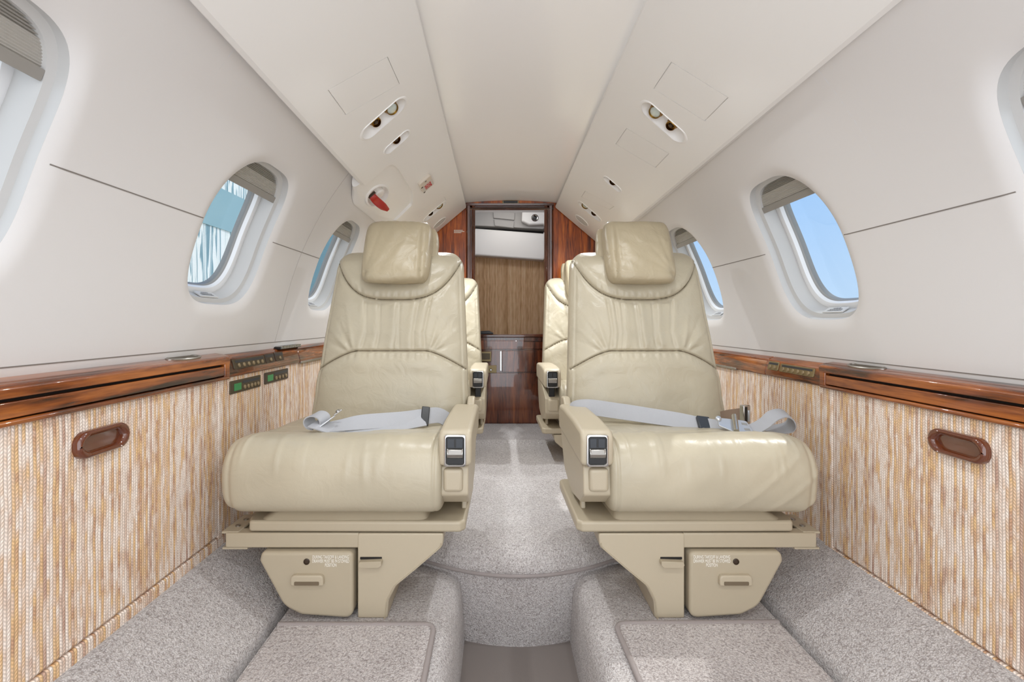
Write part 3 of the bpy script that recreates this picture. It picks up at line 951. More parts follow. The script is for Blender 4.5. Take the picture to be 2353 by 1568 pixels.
# ------------------------------------------------------------------ lavatory compartment behind the doorway
YL = 3.10
o = box('wall_far', -.62, .62, YL + .10, YL + .13, -.1, H + 1.0, M_LAVG); o['kind'] = 'structure'
for sx, nm in ((-1, 'wall_far_side'), (1, 'wall_far_side')):
    o = box(nm, sx * .60, sx * .63, YB + .03, YL + .13, -.1, H + 1.0, M_LAVG); o['kind'] = 'structure'
o = box('ceiling_rear', -.62, .62, YB + .03, YL + .13, H + .80, H + .83, M_LAVG); o['kind'] = 'structure'
def py2z(py, d): return H + (738 - py) / F * d
def px2x(px, d): return (px - 1145) / F * d - .07
# brown striped cloth panel
o = box('striped_partition', -.55, .55, YL + .02, YL + .10, .3, py2z(585, YL), M_LAVF, None, .006)
tag(o, 'brown striped cloth panel rising behind the wooden cabinet', 'panel')
# white padded panel, its lower edge leaning forward and running slightly downhill
bm = bmesh.new()
yA = YL - .06
pp = [(px2x(1075, yA), py2z(521, yA)), (px2x(1262, yA), py2z(533, yA)), (px2x(1262, yA), py2z(598, yA)), (px2x(1075, yA), py2z(586, yA))]
pp = [(pp[0][0] - .12, pp[0][1] + .01), (pp[1][0] + .1, pp[1][1] - .012), (pp[2][0] + .1, pp[2][1] - .01), (pp[3][0] - .12, pp[3][1] + .01)]
o = prism('padded_shelf_panel', pp, lambda p: (p[0], yA + (0 if p[1] < H + .5 else .04), p[1]), lambda p: (p[0], YL + .10, p[1]), M_LAVW, None, .012)
tag(o, 'wide white padded panel hung below the grey lavatory service panel', 'panel')
# grey service panel over it
yA = YL
o = prism('lavatory_service_panel', [(-.5, py2z(514, yA)), (.5, py2z(531, yA)), (.5, H + .798), (-.5, H + .798)], lambda p: (p[0], yA + .0, p[1]), lambda p: (p[0], yA + .09, p[1]), M_LAVG, None, .004)
root = o; tag(o, 'grey service panel at the very back above the white padded panel', 'panel')
for (x0, y0, x1, y1, x2, y2, x3, y3) in ((1133, 485, 1183, 490, 1182, 507, 1134, 502), (1135, 505, 1181, 510, 1180, 525, 1137, 520)):
    q = [(px2x(a, yA), py2z(b, yA)) for a, b in ((x0, y0), (x1, y1), (x2, y2), (x3, y3))]
    prism('access_door', q, lambda p: (p[0], yA - .012, p[1]), lambda p: (p[0], yA + .01, p[1]), M_LAVG, root, .003)
q = fillet([(px2x(a, yA), py2z(b, yA)) for a, b in ((1199, 488), (1262, 487), (1262, 518), (1215, 520), (1198, 512))], .012, 4)
lh = prism('spotlight_housing', q, lambda p: (p[0], yA - .05, p[1]), lambda p: (p[0], yA - .001, p[1]), M_LAVW, None, .012)
tag(lh, 'pale moulded housing with a round spotlight, beyond the doorway', 'light')
Ml = mat_frame(at(1229, 501, yA - .05), Vector((1, 0, 0)), Vector((0, 0, 1)), Vector((0, -1, 0)))
lathe('spotlight_ring', [(.024, -.005), (.024, .004), (.019, .008), (.015, .006), (.014, .0)], Ml, M_CHROME, lh)
lathe('spotlight_lens', [(.0145, .003), (.008, .006), (0, .007)], Ml, M_BLACK, lh)
box('dark_recess', -.5, .5, YL + .085, YL + .099, py2z(540, YL), py2z(500, YL), M_DARKGAP, root)
# cabinet with counter
YC = 2.74
zc = py2z(776, YC); zf = .067
root = empty('lavatory_cabinet', (-.02, YC, zf), 'dark glossy wooden cabinet with counter seen through the doorway', 'cabinet')
box('cabinet_body', -.50, .50, YC, YL + .02, zf, zc, M_CABW, root)
box('counter', -.52, .52, YC - .020, YL + .03, zc, zc + .020, wood('counter_wood', 'X', lin(46, 20, 12), lin(84, 42, 26), lin(112, 62, 40), 1.6, .12), root, .006)
box('apron_rail', -.50, px2x(1204, YC), YC - .012, YC + .01, py2z(803, YC), py2z(783, YC), M_CABW, root, .002)
box('counter_block', px2x(1204, YC), .50, YC - .014, YC + .01, py2z(785, YC), zc + .022, M_JAMB, root, .004)
box('apron_rail', px2x(1104, YC), .50, YC - .010, YC + .01, py2z(802, YC), py2z(786, YC), M_CABW, root, .002)
dr = box('cabinet_door', px2x(1154, YC), px2x(1245, YC) + .06, YC - .012, YC + .01, py2z(855, YC), py2z(806, YC), M_CABW, root, .002)
box('edge_pull', px2x(1149, YC), px2x(1152.5, YC), YC - .016, YC, py2z(852, YC), py2z(807, YC), M_CHROME, dr, .001)
box('cabinet_door', -.36, .36, YC - .006, YC + .01, zf + .005, py2z(857, YC), M_CABW, root, .002)
fr = box('latch_plate', px2x(1098, YC), px2x(1129, YC), YC - .010, YC, py2z(831, YC), py2z(808, YC), M_BRONZEL, root, .003)
box('latch_face', px2x(1101, YC), px2x(1126, YC), YC - .013, YC - .005, py2z(826, YC), py2z(812, YC), M_BRONZE, fr, .002)
fr = box('lock_plate', px2x(1096, YC), px2x(1141, YC), YC - .010, YC, py2z(857, YC), py2z(840, YC), M_BRONZEL, root, .001)
lathe('lock_knob', [(.006, 0), (.007, .006), (.004, .010), (0, .010)], mat_frame(at(1128, 850, YC - .010), Vector((1, 0, 0)), Vector((0, 0, 1)), Vector((0, -1, 0))), M_CHROME, fr, 16)
# dark object lying on the counter
p = Vector((px2x(1116, YC + .05), YC + .05, zc + .020))
bl = [(-.05, 0), (.045, .0), (.048, .006), (.02, .020), (-.05, .016)]
o = prism('tissue_holder', bl, lambda q: (p.x + q[0], p.y - .03, p.z + q[1]), lambda q: (p.x + q[0], p.y + .05, p.z + q[1]), M_BLACK, None, .003)
tag(o, 'flat black object lying on the wooden counter behind the seat', 'holder')
box_ = box('floor_rear', -.60, .60, 2.24, YL + .13, -.05, .067, M_CARPET); box_['kind'] = 'structure'

# ------------------------------------------------------------------ floor
def floor():
    V, Fs = [], []
    ys = np.linspace(Y0, 1.285, 60)
    def sec(side):
        # from aisle floor up over the rounded edge to the groove, then up the side slope
        xi = -.162 if side < 0 else .125
        pts = [(xi, -.186), (xi + side * .002, -.12), (xi + side * .006, -.05), (xi + side * .012, -.022), (xi + side * .024, -.006), (xi + side * .042, 0), (xi + side * .09, 0.0)]
        pts += [(side * .40, 0), (side * .568, .0), (side * .572, -.045), (side * .583, -.045), (side * .587, .008), (side * .60, .018)]
        pts += [(side * .68, .074), (side * .745, .118 if side > 0 else .130), (side * .80, .122)]
        return pts
    for side in (-1, 1):
        P = sec(side); m = len(P); b = len(V)
        for y in ys:
            for k, (x, z) in enumerate(P):
                V.append((x, y, z))
        # rounded rear edge
        for (dy, dz) in ((.006, -.004), (.010, -.014), (.010, -.2)):
            for k, (x, z) in enumerate(P):
                if k >= 10: V.append((x, ys[-1] + dy, z))
                else: V.append((x, ys[-1] + dy, max(z + dz, -.19)))
        n = len(ys) + 3
        for i in range(n - 1):
            for k in range(m - 1):
                a = b + i * m + k; Fs.append((a, a + 1, a + m + 1, a + m))
    o = from_np(V, Fs, 'floor', M_CARPET, smooth=50, normals=False)
    bm = bmesh.new(); bm.from_mesh(o.data)
    for f in bm.faces:
        f.normal_update()
        c = f.calc_center_median()
        ref = Vector((-math.copysign(.3, c.x), -.0, 1))
        if f.normal.dot(ref) < 0: f.normal_flip()
    bm.to_mesh(o.data); bm.free()
    o['kind'] = 'structure'
    a = box('floor_aisle', -.60, .60, Y0, 1.50, -.22, -.186, M_VINYL); a['kind'] = 'structure'
    # side slopes go on to the bulkhead
    for side in (-1, 1):
        P = [(side * .45, -.05), (side * .50, .0), (side * .583, .0), (side * .60, .018), (side * .68, .074), (side * .745, .12), (side * .80, .122), (side * .80, -.05)]
        o2 = prism('floor_side', P, lambda p: (p[0], 1.292, p[1]), lambda p: (p[0], YB, p[1]), M_CARPET, smooth=40); o2['kind'] = 'structure'
floor()

# raised carpeted step across the aisle with a bowed front
def step_front(x):
    u = (x + .015)
    return 1.197 + 1.15 * u * u if abs(u) < .26 else 1.197 + 1.15 * .26 ** 2 + 2 * 1.15 * .26 * (abs(u) - .26) * .6
V, Fs = [], []
xs = np.linspace(-.50, .48, 99)
prof = [(.020, -.20), (.012, -.12), (.004, -.02), (.000, .010), (.000, .016), (.004, .017), (-.004, .018), (-.008, .024), (-.006, .036), (.004, .052), (.022, .067), (.05, .075), (.10, .078)]
for x in xs:
    for (dy, z) in prof: V.append((x, step_front(x) + dy, z))
    for y in np.linspace(0, 1, 16)[1:]:
        y0 = step_front(x) + .10; yy = y0 + (2.24 - y0) * y
        V.append((x, yy, .078))
    for (yy, z) in ((2.25, .090), (2.27, .094), (2.29, .090), (2.31, .070), (2.315, .0)): V.append((x, yy, z))
m = len(prof) + 15 + 5
for i in range(len(xs) - 1):
    for k in range(m - 1):
        a = i * m + k; Fs.append((a, a + 1, a + m + 1, a + m))
o = from_np(V, Fs, 'floor_step', M_CARPET, smooth=60); o['kind'] = 'structure'
bm = bmesh.new(); bm.from_mesh(o.data); 
for f in bm.faces:
    f.normal_update()
    if f.normal.dot(Vector((0, -.6, .8))) < 0: f.normal_flip()
bm.to_mesh(o.data); bm.free()
tube('step_piping', [(x, step_front(x) - .004, .016) for x in xs[6:-6]], .0058, M_PIPING, o, 10)

# carpeted floor hatches with piped edges
for (nm, poly, lab) in (('floor_hatch', [(-.197, -.40), (-.213, 1.018), (-.562, 1.018), (-.562, -.40)], 'carpeted floor hatch with piped edge before the seat on the exit-sign side'),
                        ('floor_hatch', [(.235, -.40), (.192, 1.022), (.562, 1.026), (.562, -.40)], 'carpeted floor hatch with piped edge before the seat on the blue-sky side')):
    root = empty(nm, (poly[1][0], .6, 0), lab, 'floor hatch', 'floor hatches before the front seats')
    q = fillet(poly, [0, .025, .0, 0], 6)
    o = prism('carpet_pad', q, lambda p: (p[0], p[1], -.004), lambda p: (p[0], p[1], .007), M_CARPET2, root, .004)
    path = [Vector((poly[0][0], poly[0][1], .005))] + [Vector((a, b, .005)) for a, b in fillet(poly, [0, .025, 0, 0], 6)[1:-1]]
    tube('edge_piping', path[:9], .0062, M_PIPING, root, 8)

# ------------------------------------------------------------------ side consoles (front cabinets and aft ledges)
XF = .757
def console_front(s):
    zl = DZ[s] * .8
    zb = .088 if s > 0 else .118
    yc = 1.160 if s > 0 else 1.150
    lab = 'woven-cloth side cabinet with rosewood top, on the blue-sky side' if s > 0 else 'woven-cloth side cabinet with rosewood top, on the exit-sign side'
    root = empty('side_cabinet', (s * .80, .5, zb), lab, 'cabinet', 'side cabinets')
    zt = .527 + zl
    box('cabinet_body', s * (XF + .008), s * .80, Y0, yc, zb - .02, zt + .04, M_FAB, root, .006)
    # base strip and door
    box('base_strip', s * XF, s * (XF + .03), Y0, yc - .001, zb, zb + .034, M_FAB, root, .005)
    box('end_post', s * (XF + .001), s * (XF + .03), yc - .032, yc, zb + .03, zt, M_FAB, root, .005)
    dr = box('cabinet_door', s * XF, s * (XF + .02), Y0, yc - .034, zb + .037, zt, M_FAB, root, .005)
    # wooden pull, an oval ring with a hollow
    yh, zh = (.815, .462) if s > 0 else (.785, .480)
    rings = []
    el = rrect(0, 0, .052, .023, .020, 8)
    for q, n in ((1.0, .0), (1.0, .006), (.97, .011), (.90, .013), (.82, .011), (.78, .006), (.76, .0015)):
        rings.append([[s * (XF - n), yh + (abs(a) - (1 - q) * .045) * math.copysign(1, a), zh + (abs(b) - (1 - q) * .045) * math.copysign(1, b)] for a, b in el])
    V, Fs = loft(rings, cap=False)
    # hollow floor
    c = len(V); V.append((s * (XF - .0012), yh, zh)); mm = len(el)
    for k in range(mm): Fs.append((c, (len(rings) - 1) * mm + k, (len(rings) - 1) * mm + (k + 1) % mm))
    pl = from_np(V, Fs, 'door_pull', M_PULL, dr, smooth=50)
    # rosewood: drop table front, gap, top
    box('wood_lip', s * (XF - .010), s * .79, Y0, yc, zt - .002, zt + .007, M_ROSE, root, .004)
    zg = .561 + zl
    tf = box('table_front', s * (XF - .007), s * .79, Y0, yc - .020, zt + .009, zg - .002, M_ROSE, root, .0015)
    box('dark_recess', s * (XF + .004), s * .785, Y0, yc - .018, zt + .005, zg + .004, M_DARKGAP, root)
    box('wood_stile', s * (XF - .009), s * .79, yc - .018, yc + .002, zt + .003, .582 + zl, M_ROSE, root, .004)
    # top: rounded nose sloping up to the wall
    sec = [(XF - .009, zg + .003), (XF - .0095, .578 + zl), (XF - .004, .5845 + zl), (XF + .006, .5875 + zl), (XF + .034, .592 + zl), (XF + .034, zg + .003)]
    prism('wood_top', sec, lambda p: (s * p[0], Y0, p[1]), lambda p: (s * p[0], yc + .002, p[1]), M_ROSE, root, .002)
    return yc
def console_aft(s, yc):
    zl = DZ[s] * .8
    lab = 'woven-cloth sidewall ledge beside the seats on the blue-sky side' if s > 0 else 'woven-cloth sidewall ledge beside the seats on the exit-sign side'
    root = empty('sidewall_ledge', (s * .80, 1.8, .1), lab, 'ledge', 'sidewall ledges')
    zt = .530 + zl
    xs_ = XF + .006
    cuts = [yc + .003, 1.405 if s > 0 else 1.585, 2.0, YB - .005]
    for a, b in zip(cuts[:-1], cuts[1:]):
        box('cloth_panel', s * xs_, s * .80, a + .001, b - .001, .09, zt, M_FAB, root, .004)
    sec = [(xs_ - .006, zt - .003), (xs_ - .007, zt + .006), (xs_ + .002, zt + .040), (xs_ + .010, .580 + zl), (xs_ + .030, .588 + zl), (xs_ + .030, zt - .003)]
    cw = [yc + .003, 1.575 if s < 0 else 1.41, 2.0, YB - .005]
    for a, b in zip(cw[:-1], cw[1:]):
        prism('wood_apron', sec, lambda p: (s * p[0], a + .0008, p[1]), lambda p: (s * p[0], b - .0008, p[1]), M_ROSE, root, .003)
    prism('chrome_nose', [(xs_ - .009, zt - .006), (xs_ - .010, zt + .000), (xs_ - .005, zt + .003), (xs_, zt - .006)], lambda p: (s * p[0], 1.58, p[1]), lambda p: (s * p[0], 2.2, p[1]), M_STEEL, root, .001)
    return root, xs_, zt, zl
yc = console_front(-1); LROOT = console_aft(-1, yc)
yc = console_front(1); RROOT = console_aft(1, yc)

def apron_frame(s, y, zt, xs_, q):
    """frame on the sloping apron: x along the cabin, y up the slope, z into the cabin"""
    a = Vector((s * (xs_ - .0065), y, zt + .007)); b = Vector((s * (xs_ + .0021), y, zt + .041))
    up = (b - a).normalized(); fwd = Vector((0, 1, 0)) * (1 if s < 0 else -1)
    n = fwd.cross(up).normalized()
    if n.x * s > 0: n = -n
    return mat_frame(a + (b - a) * q, fwd, up, n)

def keypad(s, y0, y1, hh, Mc, plate, parent_label, keys, lcd=False, marks=True, name='control_panel', group=None):
    """Mc frame at the plate's centre, x along the cabin"""
    L_ = abs(y1 - y0) / 2
    root = empty(name, Mc.translation, parent_label, 'control panel', group)
    prism('plate', rrect(0, 0, L_, hh, .003, 3), lambda p: Mc @ Vector((p[0], p[1], -.003)), lambda p: Mc @ Vector((p[0], p[1], .0028)), plate, root, .001)
    x0 = -L_ * .88
    if lcd:
        prism('display', rrect(-L_ * .55, -.001, L_ * .22, hh * .55, .001, 2), lambda p: Mc @ Vector((p[0], p[1], .002)), lambda p: Mc @ Vector((p[0], p[1], .0034)), M_LCD, root)
        x0 = -L_ * .24
    if marks:
        prism('legend_strip', rrect((x0 + L_ * .9) / 2, hh * .48, (L_ * .9 - x0) / 2, hh * .22, .001, 2), lambda p: Mc @ Vector((p[0], p[1], .002)), lambda p: Mc @ Vector((p[0], p[1], .0033)), M_STRIP, root)
    for k in range(keys):
        cx = x0 + (k + .5) * (L_ * .9 - x0) / keys
        bm = bmesh.new()
        r = min(.0045, (L_ * .9 - x0) / keys * .36)
        bm_lathe(bm, [(r, .002), (r, .0055), (r * .8, .0064), (0, .0066)], Mc @ Matrix.Translation((cx, -hh * .32, 0)) @ Matrix.Diagonal((1, 1.25, 1, 1)), 14)
        from_bm(bm, 'push_button', M_BTN, root)
    return root
_, xs_, zt, zl = LROOT
def flat_frame(s, y, z, x): 
    fwd = Vector((0, 1, 0)) * (1 if s < 0 else -1)
    return mat_frame((s * x, y, z), fwd, Vector((0, 0, 1)), Vector((-s, 0, 0)))
G1 = 'small control panels on the side ledges'
keypad(-1, 1.172, 1.322, .017, flat_frame(-1, 1.247, zt - .031, xs_), M_BRONZE, 'bronze panel with a green display and five buttons, nearer the cabinet', 5, True, group=G1)
keypad(-1, 1.345, 1.495, .017, flat_frame(-1, 1.420, zt - .029, xs_), M_BROWNP, 'darker panel with a green display, further aft on the woven cloth', 4, True, group=G1)
keypad(-1, 1.185, 1.345, .013, apron_frame(-1, 1.265, zt, xs_, .62), M_BRONZE, 'grey-bronze six-button panel on the rosewood apron above the green displays', 6, group=G1)
keypad(-1, 1.350, 1.402, .014, apron_frame(-1, 1.376, zt, xs_, .66), M_BROWNP, 'brown single switch next to the six-button panel', 1, group=G1)
keypad(-1, 1.408, 1.460, .014, apron_frame(-1, 1.434, zt, xs_, .68), M_BROWNP, 'brown single switch furthest aft of the pair', 1, group=G1)
keypad(1, 1.20, 1.345, .012, apron_frame(1, 1.268, RROOT[2], RROOT[1], .60), M_BRONZEL, 'gold six-button panel on the apron of the blue-sky side', 6, group=G1)
keypad(1, 1.35, 1.400, .013, apron_frame(1, 1.374, RROOT[2], RROOT[1], .64), M_BRONZEL, 'small gold switch plate beside the gold six-button panel', 2, group=G1)
# silver louvre strip and dark tray on the ledge behind
root = empty('ledge_grille', (-.775, 1.52, .595), 'silver slotted grille strip on top of the ledge beside the seat', 'grille')
box('grille_frame', -.790, -.763, 1.45, 1.60, .594, .602, M_BLACK, root, .001)
for k in range(18): box('grille_bar', -.785, -.7615, 1.455 + k * .008, 1.4585 + k * .008, .596, .6045, M_CHROME, root)
# cup holder rings let into the cabinet tops
for s, y in ((-1, 1.02), (1, 1.045)):
    c = Vector((s * .774, y, .591 + DZ[s] * .8))
    root = empty('cup_holder', c, 'flat chrome cup holder ring let into the cabinet top, ' + ('exit-sign side' if s < 0 else 'blue-sky side'), 'cup holder', 'cup holders')
    Mx = Matrix.Translation(c) @ Matrix.Rotation(s * -.16, 4, 'Y') @ Matrix.Diagonal((.36, 1, 1, 1))
    lathe('ring', [(.052, -.006), (.052, .0), (.048, .0018), (.043, .001), (.042, -.004)], Mx, M_STEEL, root, 40)
    lathe('lid', [(.0425, -.003), (.042, .0004), (0, .0006)], Mx, M_BRONZE, root, 40)

# ------------------------------------------------------------------ seats
def wrinkle(P, seed, amp, f):
    """smooth pseudo-noise on an (n,3) array"""
    r = np.random.RandomState(seed); out = np.zeros(len(P))
    for k in range(7):
        q = r.normal(size=3) * f * (1 + k * .45); out += np.sin(P @ q + r.uniform(0, 6.3)) / (1 + .6 * k)
    return out * amp / 2.2

class Seat:
    def __init__(self, side, dy, dz, dx, row, label, seed, up=0.0):
        self.s = side; self.dy = dy; self.dz = dz; self.dx = dx; self.row = row; self.seed = seed; self.up = up; self.mir = -.015
        self.hi = row == 0
        self.fz = -.685 if row == 0 else -.607
        self.root = empty('cabin_seat', self.P(-.40, 1.2, self.fz), label, 'seat', 'cream leather cabin seats')
    def P(self, x, y, z):
        """seat design frame (the seat on the left, eye level 0) -> cabin"""
        if self.s > 0: x = self.mir - x
        return Vector((x - self.s * self.dx, y + self.dy, H + z + (self.dz if z > -.60 else 0)))
    def conv(self, A):
        A = np.array(A, dtype=float).copy()
        if self.s > 0: A[..., 0] = self.mir - A[..., 0]
        A[..., 0] -= self.s * self.dx; A[..., 1] += self.dy; A[..., 2] += H + self.dz
        return A
    def mesh(self, V, Fs, name, mat, parent=None, label=None, smooth=60):
        return from_np(self.conv(V), Fs, name, mat, parent or self.root, label, smooth)
    def box(self, name, x0, x1, y0, y1, z0, z1, mat, bev=0, parent=None, seg=3, label=None):
        a, b = self.P(x0, y0, z0), self.P(x1, y1, z1)
        return box(name, a.x, b.x, a.y, b.y, a.z, b.z, mat, parent or self.root, bev, seg, label)
    def prism_xz(self, name, pts, y0, y1, mat, bev=0, parent=None, seg=3, label=None):
        return prism(name, pts, lambda p: self.P(p[0], y0, p[1]), lambda p: self.P(p[0], y1, p[1]), mat, parent or self.root, bev, seg, label)
    def prism_yz(self, name, pts, x0, x1, mat, bev=0, parent=None, seg=3, label=None):
        return prism(name, pts, lambda p: self.P(x0, p[0], p[1]), lambda p: self.P(x1, p[0], p[1]), mat, parent or self.root, bev, seg, label)
    def prism_xy(self, name, pts, z0, z1, mat, bev=0, parent=None, seg=3, label=None):
        return prism(name, pts, lambda p: self.P(p[0], p[1], z0), lambda p: self.P(p[0], p[1], z1), mat, parent or self.root, bev, seg, label)

    # --- backrest
    def back(self):
        hi = self.hi
        nz, m = (190, 330) if hi else (100, 190)
        z0, z1 = -.335, .232
        ex, ey = superellipse(4.5, 0)
        rings = []
        rs = np.random.RandomState(self.seed)
        pleats = [(u, rs.uniform(.7, 1.25), rs.uniform(-.05, .05)) for u in np.linspace(-.46, .50, 8 if self.s > 0 else 6) + rs.uniform(-.07, .07, 8 if self.s > 0 else 6)]
        for i in range(nz + 1):
            v = i / nz; z = z0 + (z1 - z0) * v
            hw = .2445 - .076 * (z + .29)
            rc = .055
            f = 1.0; wcut = 0
            if z > z1 - rc:
                q = min(1, (z - (z1 - rc)) / rc); f = math.sqrt(max(0, 1 - q * q * .985)); wcut = rc * (1 - math.sqrt(max(0, 1 - q * q)))
            elif z < z0 + .03:
                q = min(1, (z0 + .03 - z) / .03); f = math.sqrt(max(0, 1 - q * q * .98)); wcut = .03 * (1 - math.sqrt(max(0, 1 - q * q)))
            hd = .058 * max(f, .05)
            hwz = hw - wcut * .9
            x, y = resample(ex * hwz, ey * hd, m)
            cx = -.4055 + .010 * (z + .29) / .5
            yc = 1.436 + .205 * (z + .30) + .06 * max(0, z + .1) ** 1.0 * .3
            if wcut and z > 0: pass
            xn = x / max(hw, 1e-3)
            front = np.clip(-y / max(hd, 1e-4) * 2.2, 0, 1)     # 1 on the face toward the aisle end
            disp = np.zeros_like(x)
            # the crown of the padding
            disp += .016 * (1 - np.abs(xn) ** 2.6) * f
            ax = np.abs(xn)
            zs1 = .068 + .140 * ax ** 3.2
            zs2 = -.093 - .062 * np.clip((ax - .45) / .55, 0, 1) ** 1.5
            sg = .0038
            d1 = z - zs1; d2 = z - zs2
            disp -= .0115 * np.exp(-(d1 / sg) ** 2) + .0105 * np.exp(-(d2 / sg) ** 2)
            disp += .010 * np.exp(-((d1 - .028) / .024) ** 2) * (d1 > 0) * np.clip(1 - ax ** 6, 0, 1)       # collar roll
            disp -= .004 * np.exp(-((d1 + .012) / .012) ** 2) * (d1 < 0)
            disp += .007 * np.exp(-((d2 + .035) / .03) ** 2) * (d2 < 0)                                    # lumbar pad
            # gathered pleats between the two seams
            mid = np.clip((zs1 - z) / .02, 0, 1) * np.clip((z - zs2) / .02, 0, 1)
            tpos = np.clip((z - zs2) / np.maximum(zs1 - zs2, 1e-3), 0, 1)
            pinch = .35 + .65 * np.maximum(np.exp(-((tpos) / .35) ** 2), np.exp(-((1 - tpos) / .45) ** 2))
            for (u, a_, sl) in pleats:
                uu = xn - (u * (.82 + .22 * np.abs(tpos - .35)) + sl * tpos)
                disp += mid * pinch * a_ * (.0042 * np.exp(-(uu / .050) ** 2) - .0050 * np.exp(-((uu - .062) / .020) ** 2))
            # creases fanning from the lower corners and short puckers under the seams
            for sgn in (-1, 1):
                for k in range(4):
                    ang = math.radians(25 + 17 * k) 
                    dxn = (xn * hw - sgn * .115); dzn = z + .105
                    along = sgn * dxn * math.cos(ang) + dzn * math.sin(ang); across = -sgn * dxn * math.sin(ang) + dzn * math.cos(ang)
                    disp += mid * .0048 * np.exp(-(across / .0070) ** 2) * np.clip(along / .03, 0, 1) * np.clip(1 - along / (.12 + .02 * k), 0, 1) * (1 if k % 2 else -1)
            puck = np.sin(xn * 46 + self.seed) * .5 + np.sin(xn * 71 + 1.3 * self.seed) * .5
            disp += .0022 * puck * (np.exp(-(np.abs(d2 + .010) / .012) ** 2) + np.exp(-(np.abs(d1 - .012) / .012) ** 2)) * (ax < .62)
            # broad soft undulation of the lower pad
            disp += .0022 * np.sin(xn * 9 + self.seed) * np.clip((-z - .12) / .1, 0, 1)
            # piped welt down both sides
            disp += .0025 * np.exp(-((ax - .965) / .012) ** 2) - .002 * np.exp(-((ax - .935) / .010) ** 2)
            yy = yc + y - disp * front
            rings.append(np.stack([cx + x, yy, np.full(m, z)], 1))
        R = np.array(rings); sh = R.shape
        flat = R.reshape(-1, 3)
        wv = wrinkle(flat, self.seed, .0020, 24)
        flat[:, 1] += wv
        V, Fs = loft(flat.reshape(sh))
        bk = self.mesh(V, Fs, 'backrest', M_LEATHER)
        # sewn seams lying in the grooves
        G = flat.reshape(sh)
        for nm, fn, lim in (('collar_seam', lambda a: .068 + .140 * a ** 3.2, .985), ('lumbar_seam', lambda a: -.093 - .062 * np.clip((a - .45) / .55, 0, 1) ** 1.5, .985)):
            pts = []
            for q in np.linspace(-lim, lim, 61):
                z = float(fn(abs(q))); fi = min(max((z - z0) / (z1 - z0) * nz, 0), nz - 1); i = int(fi)
                hw = .2445 - .076 * (z + .29); cx = -.4055 + .010 * (z + .29) / .5; x = cx + q * hw
                ys_ = []
                for r_ in (G[i], G[i + 1]):
                    fr = r_[r_[:, 1] < r_[:, 1].mean()]; fr = fr[np.argsort(fr[:, 0])]
                    ys_.append(np.interp(x, fr[:, 0], fr[:, 1]))
                y = ys_[0] + (ys_[1] - ys_[0]) * (fi - i)
                pts.append([x, y, z])
            pts = np.array(pts); k_ = np.array([1, 2, 3, 2, 1]) / 9.0; yp = np.pad(pts[:, 1], 2, mode='edge'); pts[:, 1] = np.convolve(yp, k_, 'valid') - .0007
            pts = [self.conv(p_) for p_ in pts]
            tube(nm, pts, .0012, M_SEAMB, bk, 6)

    # --- headrest: a loose pillow folded over the top of the backrest
    def head(self):
        n, m = (70, 150) if self.hi else (36, 80)
        ex, ey = superellipse(3.6, 0)
        cx, cy, cz = -.392, 1.462, .219
        rings = []
        for i in range(n + 1):
            v = -1 + 2 * i / n
            k = (1 - abs(v) ** 4.5) ** (1 / 4.5)
            x, y = resample(ex * .105 * (.90 + .10 * k if abs(v) < .995 else .9) * max(k, .02) ** .35, ey * .060 * max(k, .03), m)
            z = cz + .103 * v
            # fuller at the bottom front
            y = np.where(y < 0, y * (1.0 - .25 * v), y)
            rings.append(np.stack([cx + x + .004 * v, cy + y + .025 * v, np.full(m, z)], 1))
        R = np.array(rings); sh = R.shape; P_ = R.reshape(-1, 3)
        xr = (P_[:, 0] - cx) / .105
        front = np.clip((cy - P_[:, 1]) / .03, 0, 1)
        # boxed end seam on the inboard side, drag folds from the corners
        P_[:, 1] += front * (.005 * np.exp(-((xr - .80) / .035) ** 2) - .003 * np.exp(-((xr - .70) / .06) ** 2))
        for k in range(5):
            a = .25 + .35 * k
            q = (P_[:, 0] - cx + .10) * math.sin(a) + (P_[:, 2] - cz + .09) * math.cos(a) * (-1)
            P_[:, 1] += front * .0022 * np.exp(-((q - .006 * (k - 2)) / .006) ** 2) * np.exp(-((xr + .75) / .45) ** 2)
        P_[:, 1] += wrinkle(P_, self.seed + 3, .0032, 32) * (front * .8 + .2)
        P_[:, 2] += wrinkle(P_, self.seed + 9, .0028, 24)
        V, Fs = loft(P_.reshape(sh))
        h = self.mesh(V, Fs, 'headrest', M_HEAD)
        # the flap of the pillow that hangs behind, showing on the inboard side
        rings = []
        for i in range(21):
            v = -1 + 2 * i / 20; k = (1 - abs(v) ** 4) ** .25
            x, y = resample(ex * .098 * max(k, .05) ** .4, ey * .030 * max(k, .04), 60)
            rings.append(np.stack([cx + .022 + x, cy + .055 + y + .02 * v, np.full(60, cz + .004 + .094 * v)], 1))
        R = np.array(rings); sh = R.shape; P_ = R.reshape(-1, 3); P_[:, 0] += wrinkle(P_, self.seed + 5, .003, 30)
        V, Fs = loft(P_.reshape(sh)); self.mesh(V, Fs, 'headrest_flap', M_HEAD)

    # --- seat cushion
    def cushion(self):
        hi = self.hi
        # side profile: (y, z), from the back top round the front roll
        prof = catmull([(1.44, -.300, 0), (1.36, -.296, 0), (1.25, -.292, 0), (1.16, -.282, 0), (1.10, -.272, 0), (1.055, -.276, 0), (1.024, -.303, 0), (1.012, -.345, 0), (1.015, -.400, 0), (1.034, -.432, 0), (1.08, -.444, 0), (1.20, -.443, 0), (1.34, -.436, 0), (1.44, -.425, 0), (1.455, -.36, 0)], 10)
        px_ = np.array([p[0] for p in prof]); pz_ = np.array([p[1] for p in prof])
        m = 200 if hi else 100
        py, pz = resample(px_, pz_, m)
        x0, x1 = (-.702, -.198) if self.s < 0 else (-.674, -.198)
        n = 130 if hi else 60
        c = np.array([1.23, -.352]); rings = []
